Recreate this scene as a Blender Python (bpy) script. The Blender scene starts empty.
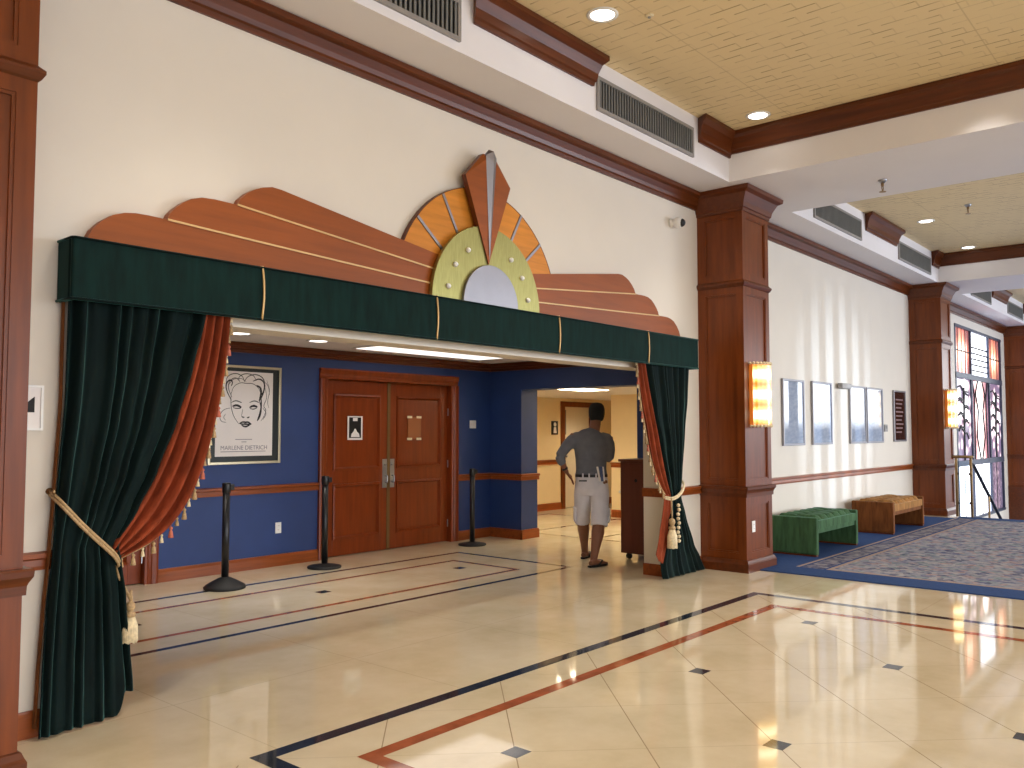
import bpy, math, random
from mathutils import Vector, Matrix
random.seed(7)
S = bpy.context.scene
COL = S.collection
PI = math.pi
def lin(c):
    c = c / 255.0
    return c / 12.92 if c <= 0.04045 else ((c + 0.055) / 1.055) ** 2.4
def rgb(r, g, b): return (lin(r), lin(g), lin(b), 1.0)

# ------------------------------------------------------------------ materials
MATS = {}
def new_mat(name):
    m = bpy.data.materials.new(name); m.use_nodes = True
    nt = m.node_tree; b = nt.nodes['Principled BSDF']
    MATS[name] = m
    return m, nt, b
def N(nt, t, **kw):
    n = nt.nodes.new(t)
    for k, v in kw.items(): setattr(n, k, v)
    return n
def L(nt, a, b): nt.links.new(a, b)
def ramp(nt, stops, interp='LINEAR'):
    n = N(nt, 'ShaderNodeValToRGB'); e = n.color_ramp.elements; n.color_ramp.interpolation = interp
    e[0].position, e[0].color = stops[0]; e[1].position, e[1].color = stops[-1]
    for p, c in stops[1:-1]:
        x = e.new(p); x.color = c
    return n
def coords(nt, scale=(1, 1, 1), kind='Object', rot=(0, 0, 0)):
    tc = N(nt, 'ShaderNodeTexCoord'); mp = N(nt, 'ShaderNodeMapping')
    mp.inputs['Scale'].default_value = scale; mp.inputs['Rotation'].default_value = rot
    L(nt, tc.outputs[kind], mp.inputs['Vector'])
    return mp.outputs['Vector']
def noise(nt, vec, scale=5, detail=4, rough=0.55):
    n = N(nt, 'ShaderNodeTexNoise'); n.inputs['Scale'].default_value = scale
    n.inputs['Detail'].default_value = detail; n.inputs['Roughness'].default_value = rough
    L(nt, vec, n.inputs['Vector']); return n.outputs['Fac']
def bump(nt, b, h, strength=0.2, dist=0.01):
    n = N(nt, 'ShaderNodeBump'); n.inputs['Strength'].default_value = strength; n.inputs['Distance'].default_value = dist
    L(nt, h, n.inputs['Height']); L(nt, n.outputs['Normal'], b.inputs['Normal'])
def plain(name, col, rough=0.5, metal=0.0, var=0.06, nscale=6, bmp=0.0, spec=0.5):
    m, nt, b = new_mat(name)
    v = coords(nt)
    f = noise(nt, v, nscale)
    d = tuple(max(0, c * (1 - var)) for c in col[:3]) + (1,); l = tuple(min(1, c * (1 + var)) for c in col[:3]) + (1,)
    r = ramp(nt, [(0.3, d), (0.7, l)]); L(nt, f, r.inputs['Fac']); L(nt, r.outputs['Color'], b.inputs['Base Color'])
    b.inputs['Roughness'].default_value = rough; b.inputs['Metallic'].default_value = metal
    b.inputs['Specular IOR Level'].default_value = spec
    if bmp: bump(nt, b, noise(nt, v, nscale * 12), bmp, 0.003)
    return m
def wood(name, col, axis='z', rough=0.32, contrast=0.28):
    m, nt, b = new_mat(name)
    sc = {'z': (9, 9, 0.7), 'x': (0.7, 9, 9), 'y': (9, 0.7, 9)}[axis]
    v = coords(nt, sc)
    f = noise(nt, v, 2.2, 7, 0.6); f2 = noise(nt, coords(nt), 0.8, 2)
    r = ramp(nt, [(0.3, tuple(c * (1 - contrast) for c in col[:3]) + (1,)), (0.5, col), (0.72, tuple(min(1, c * (1 + contrast)) for c in col[:3]) + (1,))])
    L(nt, f, r.inputs['Fac'])
    mx = N(nt, 'ShaderNodeMixRGB', blend_type='MULTIPLY'); mx.inputs['Fac'].default_value = 0.25
    r2 = ramp(nt, [(0.3, (0.75, 0.7, 0.7, 1)), (0.7, (1, 1, 1, 1))]); L(nt, f2, r2.inputs['Fac'])
    L(nt, r.outputs['Color'], mx.inputs['Color1']); L(nt, r2.outputs['Color'], mx.inputs['Color2'])
    L(nt, mx.outputs['Color'], b.inputs['Base Color'])
    b.inputs['Roughness'].default_value = rough; b.inputs['Specular IOR Level'].default_value = 0.32
    bump(nt, b, f, 0.05, 0.002)
    return m
def velvet(name, col, sheen_col, sheen=0.6):
    m, nt, b = new_mat(name)
    v = coords(nt, (5, 5, 0.9))
    f = noise(nt, v, 4, 5)
    r = ramp(nt, [(0.3, tuple(c * 0.6 for c in col[:3]) + (1,)), (0.7, tuple(c * 1.35 for c in col[:3]) + (1,))])
    L(nt, f, r.inputs['Fac']); L(nt, r.outputs['Color'], b.inputs['Base Color'])
    b.inputs['Roughness'].default_value = 0.8; b.inputs['Specular IOR Level'].default_value = 0.15
    b.inputs['Sheen Weight'].default_value = sheen; b.inputs['Sheen Roughness'].default_value = 0.28
    b.inputs['Sheen Tint'].default_value = sheen_col
    bump(nt, b, noise(nt, coords(nt), 260, 2), 0.15, 0.001)
    return m
def emit(name, col, strength, base=None):
    m, nt, b = new_mat(name)
    b.inputs['Base Color'].default_value = base or col
    b.inputs['Emission Color'].default_value = col; b.inputs['Emission Strength'].default_value = strength
    return m

CREAM = plain('wall_cream', rgb(223, 214, 199), 0.6, var=0.02, nscale=2, bmp=0.08)
WHITE = plain('soffit_white', rgb(230, 226, 226), 0.6, var=0.015, nscale=2)
HALLC = plain('hall_cream', rgb(236, 214, 170), 0.6, var=0.02)
BLUE = plain('wall_blue', rgb(32, 58, 114), 0.55, var=0.08, nscale=3, bmp=0.1)
WOODZ = wood('cherry_wood_upright', rgb(112, 54, 17), 'z')
WOODX = wood('cherry_wood_lengthwise_shaded', rgb(94, 45, 16), 'x')  # cherry darkened so the crowns carry their shade in the colour
WOODY = wood('cherry_wood_crosswise_shaded', rgb(90, 44, 17), 'y')  # same shade put into the colour for beam and side crowns
RAILW = wood('lit_rail_wood', rgb(142, 72, 28), 'x')  # lighter cherry, lamplight on the rails painted into the colour
BOARD = wood('pediment_board_wood', rgb(146, 74, 18), 'x', 0.4, 0.14)
HONEY = wood('honey_maple', rgb(208, 134, 50), 'x', 0.3, 0.18)
DOORW = wood('door_mahogany', rgb(124, 53, 17), 'z', 0.28, 0.2)
KIOSKW = wood('podium_laminate', rgb(108, 60, 46), 'z', 0.4, 0.12)
GREEN = velvet('green_velvet', rgb(6, 23, 22), (0.13, 0.34, 0.32, 1), 0.75)
VALV = velvet('valance_velvet', rgb(8, 34, 31), (0.10, 0.38, 0.33, 1), 0.8)
RUSTV = velvet('rust_lining', rgb(132, 58, 32), (0.8, 0.35, 0.15, 1), 0.25)
BGREEN = velvet('bench_green_velvet', rgb(62, 92, 60), (0.3, 0.6, 0.45, 1), 0.35)
BTAN = velvet('bench_tan_velvet', rgb(150, 104, 54), (0.8, 0.6, 0.35, 1), 0.3)
BBROWN = velvet('bench_brown_velvet', rgb(112, 66, 32), (0.7, 0.45, 0.2, 1), 0.25)
CORD = plain('gold_cord', rgb(176, 146, 104), 0.6, var=0.3, nscale=90)
CREAMT = plain('cream_tassel', rgb(226, 208, 170), 0.8, var=0.18, nscale=60)
PINKT = plain('rose_tassel', rgb(190, 106, 84), 0.8, var=0.18, nscale=60)
GOLDSTRIP = plain('gold_inlay_strip', rgb(208, 172, 116), 0.35, 0.3, var=0.08)
SILVER = plain('satin_silver', rgb(150, 148, 152), 0.42, 0.95, var=0.04)
STEEL = plain('brushed_steel', rgb(170, 172, 178), 0.3, 0.9, var=0.05)
BRASS = plain('brass', rgb(150, 122, 84), 0.3, 0.85, var=0.06)
BLACK = plain('black_plastic', rgb(18, 18, 20), 0.4, var=0.2)
RUBBER = plain('black_rubber', rgb(22, 22, 23), 0.6, var=0.2)
WPLAST = plain('white_plastic', rgb(235, 233, 228), 0.35, var=0.02)
PAPER = plain('white_paper', rgb(240, 234, 230), 0.7, var=0.02)
INK = plain('black_ink', rgb(30, 28, 30), 0.7, var=0.1)
GREYINK = plain('grey_ink', rgb(136, 128, 138), 0.7, var=0.1)
DARKMAT = plain('black_green_mount', rgb(20, 28, 24), 0.4, var=0.2)
OLIVE = plain('bronze_astragal', rgb(116, 92, 56), 0.4, 0.5, var=0.08)
VENTG = plain('vent_frame_grey', rgb(150, 146, 142), 0.45, 0.3, var=0.04)
VENTD = plain('vent_dark', rgb(112, 112, 108), 0.6, var=0.08)
SKIN = plain('skin', rgb(128, 84, 62), 0.5, var=0.06, nscale=10)
SHIRT = plain('grey_knit', rgb(104, 108, 118), 0.85, var=0.1, nscale=14, bmp=0.2)
SHORTS = plain('pale_cotton', rgb(214, 212, 220), 0.85, var=0.05, nscale=9, bmp=0.2)
HAIR = plain('black_hair', rgb(10, 9, 9), 0.85, var=0.35, nscale=50, bmp=0.5)
BELT = plain('black_leather', rgb(18, 17, 20), 0.45, var=0.2)
EYEW = plain('eye_white', rgb(225, 220, 215), 0.3, var=0.01)
LIPS = plain('lips', rgb(120, 66, 56), 0.5, var=0.05)
NAVY = plain('inlay_slate_blue', rgb(44, 50, 62), 0.06, var=0.35, nscale=9)
RUST = plain('inlay_rust_marble', rgb(166, 92, 60), 0.06, var=0.25, nscale=9)
WFRAME = plain('window_frame_slate', rgb(66, 72, 90), 0.45, 0.2, var=0.08)
LEAD = plain('window_lead', rgb(26, 24, 28), 0.5, 0.2, var=0.1)
BLUEPEN = plain('blue_paper', rgb(70, 84, 128), 0.6, var=0.05)

PGOLD = plain('pale_gold_frame', rgb(206, 194, 162), 0.28, 0.75, var=0.06)
def gold_disc():
    m, nt, b = new_mat('brushed_gold')
    f = noise(nt, coords(nt, (40, 1, 2)), 6, 4)
    r = ramp(nt, [(0.3, rgb(148, 143, 84)), (0.7, rgb(174, 167, 104))]); L(nt, f, r.inputs['Fac'])
    L(nt, r.outputs['Color'], b.inputs['Base Color'])
    b.inputs['Metallic'].default_value = 0.75; b.inputs['Roughness'].default_value = 0.36
    return m
GOLD = gold_disc()

def floor_mat():
    m, nt, b = new_mat('polished_cream_marble')
    geo = N(nt, 'ShaderNodeNewGeometry'); sp = N(nt, 'ShaderNodeSeparateXYZ'); L(nt, geo.outputs['Position'], sp.inputs[0])
    def M(op, a, c=None):
        n = N(nt, 'ShaderNodeMath', operation=op)
        for i, x in enumerate((a, c)):
            if x is None: continue
            if isinstance(x, (int, float)): n.inputs[i].default_value = x
            else: L(nt, x, n.inputs[i])
        return n.outputs[0]
    X, Y = sp.outputs[0], sp.outputs[1]
    def joint(val, off, per, w):
        t = M('FRACT', M('DIVIDE', M('SUBTRACT', val, off), per))
        d = M('MINIMUM', t, M('SUBTRACT', 1.0, t))
        return M('LESS_THAN', d, w / per)
    P_ = 0.885
    diag = M('MAXIMUM', M('MULTIPLY', joint(M('ADD', X, Y), 5.74, P_, 0.003), .45), joint(M('SUBTRACT', X, Y), 0.46, P_, 0.004))
    orth = M('MULTIPLY', M('MAXIMUM', joint(X, 2.4, 1.25, 0.003), joint(Y, 4.5, 1.2, 0.003)), .4)
    inside = M('MULTIPLY', M('LESS_THAN', Y, 3.48), M('LESS_THAN', X, 7.53))
    j = M('ADD', M('MULTIPLY', diag, inside), M('MULTIPLY', orth, M('SUBTRACT', 1.0, inside)))
    v = coords(nt)
    f = noise(nt, v, 1.7, 8, 0.62)
    r = ramp(nt, [(0.28, rgb(212, 196, 162)), (0.5, rgb(226, 211, 180)), (0.72, rgb(236, 223, 196))]); L(nt, f, r.inputs['Fac'])
    mx = N(nt, 'ShaderNodeMixRGB'); L(nt, j, mx.inputs['Fac']); L(nt, r.outputs['Color'], mx.inputs['Color1'])
    mx.inputs['Color2'].default_value = rgb(170, 150, 122)
    L(nt, mx.outputs['Color'], b.inputs['Base Color'])
    b.inputs['Roughness'].default_value = 0.05; b.inputs['IOR'].default_value = 1.65
    return m
FLOORM = floor_mat()

def ceiling_mat():
    m, nt, b = new_mat('embossed_tan_ceiling')
    tc = N(nt, 'ShaderNodeTexCoord'); sp = N(nt, 'ShaderNodeSeparateXYZ'); L(nt, tc.outputs['Object'], sp.inputs[0])
    def M(op, a, c=None, d=None):
        n = N(nt, 'ShaderNodeMath', operation=op)
        for i, x in enumerate((a, c, d)):
            if x is None: continue
            if isinstance(x, (int, float)): n.inputs[i].default_value = x
            else: L(nt, x, n.inputs[i])
        return n.outputs[0]
    X, Y = sp.outputs[0], sp.outputs[1]
    row = M('DIVIDE', X, .112); rf = M('FRACT', row); ri = M('FLOOR', row)
    line = M('LESS_THAN', rf, .12)
    dsh = M('FRACT', M('ADD', M('DIVIDE', Y, .34), M('MULTIPLY', ri, .413)))
    dash = M('LESS_THAN', dsh, .72); cross = M('MULTIPLY', M('GREATER_THAN', dsh, .965), .35)
    f = noise(nt, coords(nt), 3.2, 3)
    r = ramp(nt, [(0.40, (.15, .15, .15, 1)), (0.6, (1, 1, 1, 1))]); L(nt, f, r.inputs['Fac'])
    seam = M('LESS_THAN', M('FRACT', M('DIVIDE', M('ADD', Y, .35), 1.83)), .006)
    mk = M('MAXIMUM', M('MULTIPLY', M('MAXIMUM', M('MULTIPLY', line, dash), cross), r.outputs['Color']), M('MULTIPLY', seam, .35))
    mx = N(nt, 'ShaderNodeMixRGB'); L(nt, mk, mx.inputs['Fac'])
    mx.inputs['Color1'].default_value = rgb(234, 212, 165); mx.inputs['Color2'].default_value = rgb(178, 150, 104)
    L(nt, mx.outputs['Color'], b.inputs['Base Color']); b.inputs['Roughness'].default_value = 0.6
    bump(nt, b, mk, -0.3, 0.01)
    return m
CEILM = ceiling_mat()

def carpet_mat(name, cols, scale):
    m, nt, b = new_mat(name)
    v = coords(nt)
    vo = N(nt, 'ShaderNodeTexVoronoi'); vo.inputs['Scale'].default_value = scale; L(nt, v, vo.inputs['Vector'])
    sx = N(nt, 'ShaderNodeSeparateColor'); L(nt, vo.outputs['Color'], sx.inputs[0])
    r = ramp(nt, [(i / len(cols), c) for i, c in enumerate(cols)], 'CONSTANT'); L(nt, sx.outputs[0], r.inputs['Fac'])
    f = noise(nt, v, scale * 1.3, 4)
    r2 = ramp(nt, [(0.40, rgb(70, 74, 104)), (0.5, rgb(146, 146, 158)), (0.62, rgb(168, 160, 160))]); L(nt, f, r2.inputs['Fac'])
    mx = N(nt, 'ShaderNodeMixRGB'); mx.inputs['Fac'].default_value = 0.45
    L(nt, r.outputs['Color'], mx.inputs['Color1']); L(nt, r2.outputs['Color'], mx.inputs['Color2'])
    L(nt, mx.outputs['Color'], b.inputs['Base Color']); b.inputs['Roughness'].default_value = 0.95
    b.inputs['Specular IOR Level'].default_value = 0.1
    bump(nt, b, noise(nt, v, 200, 2), 0.4, 0.004)
    return m
CFIELD = carpet_mat('carpet_field', [rgb(146, 150, 166), rgb(168, 164, 168), rgb(104, 112, 148), rgb(176, 146, 144), rgb(130, 150, 152), rgb(180, 178, 178), rgb(70, 78, 112), rgb(154, 156, 168)], 13)
CSTRIP = carpet_mat('carpet_strip', [rgb(84, 88, 120), rgb(120, 116, 128), rgb(50, 56, 96), rgb(150, 146, 148)], 11)
CBLUE = plain('carpet_blue', rgb(54, 78, 126), 0.95, var=0.1, nscale=30, bmp=0.3, spec=0.1)
CLINE = plain('carpet_pale_line', rgb(168, 150, 140), 0.95, var=0.1, nscale=30, spec=0.1)

def glass_print(name, top, low):
    """a print behind glossy picture glass; a pale one carries painted glare"""
    m, nt, b = new_mat(name)
    f = noise(nt, coords(nt, (3, 3, 8)), 3, 5)
    r = ramp(nt, [(0.3, top), (0.8, low)]); L(nt, f, r.inputs['Fac']); L(nt, r.outputs['Color'], b.inputs['Base Color'])
    b.inputs['Roughness'].default_value = 0.0; b.inputs['IOR'].default_value = 2.2
    return m
PRINTA = glass_print('glare_print', rgb(176, 184, 198), rgb(140, 152, 172))  # pale tone stands in for window glare on the glass
PRINTB = glass_print('dark_print', rgb(58, 36, 32), rgb(40, 26, 26))
PRINTB.node_tree.nodes['Principled BSDF'].inputs['IOR'].default_value = 1.3

# ------------------------------------------------------------------ geometry
class MB:
    def __init__(self): self.v = []; self.f = []; self.mi = []; self.m = 0
    def add(self, vs, fs):
        o = len(self.v); self.v += [tuple(p) for p in vs]
        for f in fs: self.f.append(tuple(i + o for i in f)); self.mi.append(self.m)
        return self
    def box(self, x0, x1, y0, y1, z0, z1):
        if x0 > x1: x0, x1 = x1, x0
        if y0 > y1: y0, y1 = y1, y0
        return self.add([(x0,y0,z0),(x1,y0,z0),(x1,y1,z0),(x0,y1,z0),(x0,y0,z1),(x1,y0,z1),(x1,y1,z1),(x0,y1,z1)],
                        [(3,2,1,0),(4,5,6,7),(0,1,5,4),(1,2,6,5),(2,3,7,6),(3,0,4,7)])
    def quad(self, a, b, c, d): return self.add([a, b, c, d], [(0, 1, 2, 3)])
    def prism(self, poly, axis, a0, a1):
        n = len(poly)
        def p(q, a): return {'x': (a, q[0], q[1]), 'y': (q[0], a, q[1]), 'z': (q[0], q[1], a)}[axis]
        vs = [p(q, a0) for q in poly] + [p(q, a1) for q in poly]
        fs = [tuple(range(n)), tuple(range(2*n-1, n-1, -1))] + [(i, i+n, (i+1) % n + n, (i+1) % n) for i in range(n)]
        return self.add(vs, fs)
    def lathe(self, prof, c, n=20, axis='z'):
        vs = []
        for r, h in prof:
            for i in range(n):
                a = 2*PI*i/n; u, w = r*math.cos(a), r*math.sin(a)
                q = {'z': (u, w, h), 'y': (u, h, w), 'x': (h, u, w)}[axis]
                vs.append((c[0]+q[0], c[1]+q[1], c[2]+q[2]))
        k = len(prof); fs = [(j*n+i, j*n+(i+1) % n, (j+1)*n+(i+1) % n, (j+1)*n+i) for j in range(k-1) for i in range(n)]
        fs += [tuple(range(n-1, -1, -1)), tuple(range((k-1)*n, k*n))]
        return self.add(vs, fs)
    def tube(self, pts, rad, n=10, flat=None):
        """tube through points; rad = number or list of r or (a, b) ; a runs along the 'flat' direction"""
        pts = [Vector(p) for p in pts]; k = len(pts)
        if not isinstance(rad, (list, tuple)): rad = [rad]*k
        vs = []; up = None
        for i, p in enumerate(pts):
            t = (pts[min(i+1, k-1)] - pts[max(i-1, 0)]).normalized()
            if flat is not None: u = Vector(flat) - t*t.dot(Vector(flat))
            elif up is None: u = (Vector((0, 0, 1)) if abs(t.z) < .9 else Vector((1, 0, 0))); u = u - t*t.dot(u)
            else: u = up - t*t.dot(up)
            u.normalize(); up = u; w = t.cross(u)
            a, b = rad[i] if isinstance(rad[i], (list, tuple)) else (rad[i], rad[i])
            for j in range(n):
                g = 2*PI*j/n; q = p + u*a*math.cos(g) + w*b*math.sin(g); vs.append(tuple(q))
        fs = [(j*n+i, j*n+(i+1) % n, (j+1)*n+(i+1) % n, (j+1)*n+i) for j in range(k-1) for i in range(n)]
        fs += [tuple(range(n-1, -1, -1)), tuple(range((k-1)*n, k*n))]
        return self.add(vs, fs)
    def ball(self, c, r, n=12, sc=(1, 1, 1)):
        prof = [(max(1e-4, r*math.sin(PI*i/8)), -r*math.cos(PI*i/8)) for i in range(9)]
        o = len(self.v); self.lathe(prof, (0, 0, 0), n)
        for i in range(o, len(self.v)):
            p = self.v[i]; self.v[i] = (c[0]+p[0]*sc[0], c[1]+p[1]*sc[1], c[2]+p[2]*sc[2])
        return self
    def grid(self, fn, nu, nv):
        vs = [fn(i/nu, j/nv) for j in range(nv+1) for i in range(nu+1)]
        fs = [(j*(nu+1)+i, j*(nu+1)+i+1, (j+1)*(nu+1)+i+1, (j+1)*(nu+1)+i) for j in range(nv) for i in range(nu)]
        return self.add(vs, fs)
    def wrap(self, x0, x1, y0, yb, prof):
        """profile (out, z) carried round the left, front and right side of a pier that stands against a wall at yb"""
        k = len(prof); vs = []
        for o, z in prof: vs += [(x0-o, yb, z), (x0-o, y0-o, z), (x1+o, y0-o, z), (x1+o, yb, z)]
        fs = [(j*4+i, j*4+i+1, (j+1)*4+i+1, (j+1)*4+i) for j in range(k-1) for i in range(3)]
        fs += [(0, 1, 2, 3), tuple((k-1)*4+i for i in (3, 2, 1, 0))]
        return self.add(vs, fs)
    def build(self, name, mat, parent=None, loc=None, smooth=False, bevel=0, solid=0, sub=0, angle=35):
        base = Vector(parent['_loc']) if parent is not None else Vector(loc or (0, 0, 0))
        me = bpy.data.meshes.new(name)
        me.from_pydata([tuple(Vector(p) - base) for p in self.v], [], self.f)
        for m in (mat if isinstance(mat, (list, tuple)) else [mat]): me.materials.append(m)
        if isinstance(mat, (list, tuple)): me.polygons.foreach_set('material_index', self.mi)
        import bmesh
        bm = bmesh.new(); bm.from_mesh(me); bmesh.ops.recalc_face_normals(bm, faces=bm.faces); bm.to_mesh(me); bm.free()
        if smooth: me.polygons.foreach_set('use_smooth', [True]*len(me.polygons))
        me.update()
        o = bpy.data.objects.new(name, me); COL.objects.link(o)
        if parent is not None: o.parent = parent; o['_loc'] = tuple(base)
        else: o.location = base; o['_loc'] = tuple(base)
        if bevel:
            b = o.modifiers.new('edge', 'BEVEL'); b.width = bevel; b.segments = 2; b.limit_method = 'ANGLE'; b.angle_limit = math.radians(40)
        if solid:
            s = o.modifiers.new('thick', 'SOLIDIFY'); s.thickness = solid; s.offset = 0
        if sub:
            s = o.modifiers.new('soft', 'SUBSURF'); s.levels = sub; s.render_levels = sub
        return o

def tag(o, label, cat, group=None):
    o['label'] = label; o['category'] = cat
    if group: o['group'] = group
    return o
def thing(name, label, cat, loc, group=None):
    o = bpy.data.objects.new(name, None); COL.objects.link(o); o.location = loc; o['_loc'] = tuple(loc); o.empty_display_size = .1
    return tag(o, label, cat, group)
def struct(o, label=None):
    o['kind'] = 'structure'
    if label: o['label'] = label
    return o
def copy_thing(root, delta, label, group=None):
    def rec(o, par):
        c = o.copy(); COL.objects.link(c)
        if par is not None: c.parent = par
        for ch in list(o.children): rec(ch, c)
        return c
    r = rec(root, None); r.location = Vector(root.location) + Vector(delta); r['label'] = label
    if group: r['group'] = group
    r['_loc'] = tuple(r.location)
    return r
def text_mesh(txt, size, width, name, mat, parent, x, y, z, extr=0.0008):
    """letters standing on a plane Y = const facing the hall, centred on x"""
    cu = bpy.data.curves.new(name, 'FONT'); cu.body = txt; cu.size = size; cu.align_x = 'CENTER'; cu.extrude = extr
    t = bpy.data.objects.new(name + '_c', cu); COL.objects.link(t)
    dg = bpy.context.evaluated_depsgraph_get(); me = bpy.data.meshes.new_from_object(t.evaluated_get(dg))
    bpy.data.objects.remove(t)
    xs = [v.co.x for v in me.vertices]; w = max(xs) - min(xs); k = width / w
    base = Vector(parent['_loc'])
    for v in me.vertices: v.co = Vector((x + v.co.x*k, y - v.co.z, z + v.co.y*1.3)) - base
    me.materials.clear(); me.materials.append(mat)
    o = bpy.data.objects.new(name, me); COL.objects.link(o); o.parent = parent; o['_loc'] = tuple(base)
    return o

YW = 4.57                                  # face of the long wall
YB = 8.2; XS = 9.08                        # back and right wall of the alcove
Z1, Z2 = 4.12, 4.62                        # soffit and coffers

# ------------------------------------------------------------------ shell
fl = MB(); fl.box(-6, 16.4, -9, 10.2, -0.2, 0)
def strip(x0, x1, y0, y1, m):
    fl.m = m; z = 0.0006 + 0.0002*m
    fl.quad((x0, y0, z), (x1, y0, z), (x1, y1, z), (x0, y1, z))
def ring(x0, x1, y0, y1, w, m):
    strip(x0, x1, y1-w, y1, m); strip(x0, x1, y0, y0+w, m); strip(x0, x0+w, y0+w, y1-w, m); strip(x1-w, x1, y0+w, y1-w, m)
ring(2.25, 7.55, -8.0, 3.52, 0.085, 1); ring(2.58, 7.12, -7.6, 3.155, 0.085, 2)
for i in range(-2, 8):
    for j in range(0, 11):
        x, y = 3.10 + .885*i, 2.635 - .885*j
        if (i + j) % 2 == 0 and 2.75 < x < 7.0: strip(x-.055, x+.055, y-.05, y+.05, 1)
ring(2.2, 7.65, 5.66, 7.44, 0.06, 1); ring(2.6, 7.14, 6.0, 7.02, 0.06, 2)
for x in (3.15, 4.95, 6.77): strip(x-.06, x+.06, 6.51, 6.62, 1)
ring(9.75, 12.2, 5.2, 9.6, 0.05, 1); strip(9.8, 12.15, 8.1, 8.15, 1); strip(9.8, 12.15, 6.9, 6.95, 1)
fl.m = 0
struct(fl.build('floor', [FLOORM, NAVY, RUST]), 'polished cream marble floor with blue and rust inlaid borders')

cp = MB()
def cq(x0, x1, y0, y1, m):
    cp.m = m; cp.box(x0, x1, y0, y1, 0.0, 0.012)
cq(8.75, 9.2, -9, 4.03, 0); cq(9.2, 16.0, 3.79, YW-.02, 0); cq(16.0, 16.4, -9, 3.79, 0)
cq(9.2, 16.0, 3.75, 3.79, 3); cq(9.2, 16.0, 3.72, 3.75, 0); cq(9.2, 16.0, 3.49, 3.72, 1); cq(9.2, 16.0, 3.46, 3.49, 0); cq(9.2, 16.0, 3.41, 3.46, 3); cq(9.2, 9.26, -9, 3.41, 3); cq(9.26, 16.0, -9, 3.41, 2)
tag(cp.build('carpet', [CBLUE, CSTRIP, CFIELD, CLINE]), 'patterned grey carpet with royal blue border beyond the marble', 'carpet')

w = MB()                                   # long wall with the portal and the stair window
w.box(-6, 1.85, YW, 4.82, 0, 4.3); w.box(7.74, 16.4, YW, 4.82, 0, 4.3); w.box(1.85, 7.74, YW, 4.82, 2.12, 4.3)
w.box(16.4, 19.6, YW, 4.82, -2.2, 4.3); w.box(24.05, 30, YW, 4.82, -2.2, 4.3); w.box(19.6, 24.05, YW, 4.82, 3.76, 4.3); w.box(19.6, 24.05, YW, 4.82, -2.2, -.45)
struct(w.build('wall_left', CREAM), 'long cream wall with the curtained portal')
w = MB(); w.box(-6.2, -6, -9, YW, 0, 4.7); struct(w.build('wall_near', CREAM))
w = MB()
w.box(-6, 30, -9.2, -9, 0, .5); w.box(-6, 30, -9.2, -9, 3.7, 4.7)
for x in (-6, .75, 8.5, 16.4, 24.3): w.box(x, x+.7, -9.2, -9, .5, 3.7)
struct(w.build('wall_front', CREAM))
# alcove
w = MB()
D1, D2 = (6.09, 8.40), (1.86, 4.17)        # outer edges of the two door frames
for a, b in ((1.35, D2[0]+.06), (D2[1]-.06, D1[0]+.06), (D1[1]-.06, XS+.35)): w.box(a, b, YB, YB+.2, 0, 2.17)
w.box(1.35, XS+.35, YB, YB+.2, 2.17, 2.6); w.box(1.35, XS+.35, YB+.2, YB+.3, -.1, 2.6)
struct(w.build('wall_back', BLUE), 'deep blue back wall of the alcove')
w = MB(); w.box(XS, XS+.35, 4.82, 5.74, 0, 2.6); w.box(XS, XS+.35, 7.62, YB, 0, 2.6); w.box(XS, XS+.35, 5.74, 7.62, 2.07, 2.6)
struct(w.build('wall_right', BLUE), 'blue alcove wall with the opening to the hallway')
w = MB(); w.box(1.35, 1.5, 4.82, YB, 0, 2.6); struct(w.build('wall_alcove', BLUE))
w = MB(); w.box(1.5, XS, 4.82, YB, 2.45, 2.6); struct(w.build('ceiling_alcove', WHITE))
# hallway
w = MB(); w.box(9.23, 13.19, 10.0, 10.15, 0, 2.2); w.box(14.09, 16.2, 10.0, 10.15, 0, 2.2); w.box(13.19, 14.09, 10.0, 10.15, 2.02, 2.2)
w.box(13.0, 14.3, 10.15, 10.25, -.1, 2.2); w.box(9.23, 9.43, 8.5, 10, 0, 2.2); w.box(16.05, 16.2, 8.4, 10, 0, 2.2)
struct(w.build('wall_hall', HALLC))
w = MB(); w.box(12.45, 16.2, 4.83, 8.4, 0, 2.2); struct(w.build('wall_hall_corner', HALLC))
w = MB(); w.box(XS+.35, 16.2, 4.82, 10.15, 2.12, 2.3); struct(w.build('ceiling_hall', WHITE))

# coffered ceiling
BEAMS = [(.33, 1.97), (8.23, 9.87), (16.35, 18.0), (24.3, 25.9)]
COFF = [(1.97, 8.23), (9.87, 16.35), (18.0, 24.3)]
w = MB(); w.box(-6, 30, -9, 4.05, Z2, Z2+.15); struct(w.build('ceiling', CEILM), 'tan embossed coffered ceiling')
w = MB(); w.box(-6, 30, 4.04, 4.82, Z1, Z2); struct(w.build('ceiling_soffit', WHITE))
for x0, x1 in BEAMS:
    w = MB(); w.box(x0, x1, -9, 4.04, Z1, Z2); struct(w.build('beam', WHITE))
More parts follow.
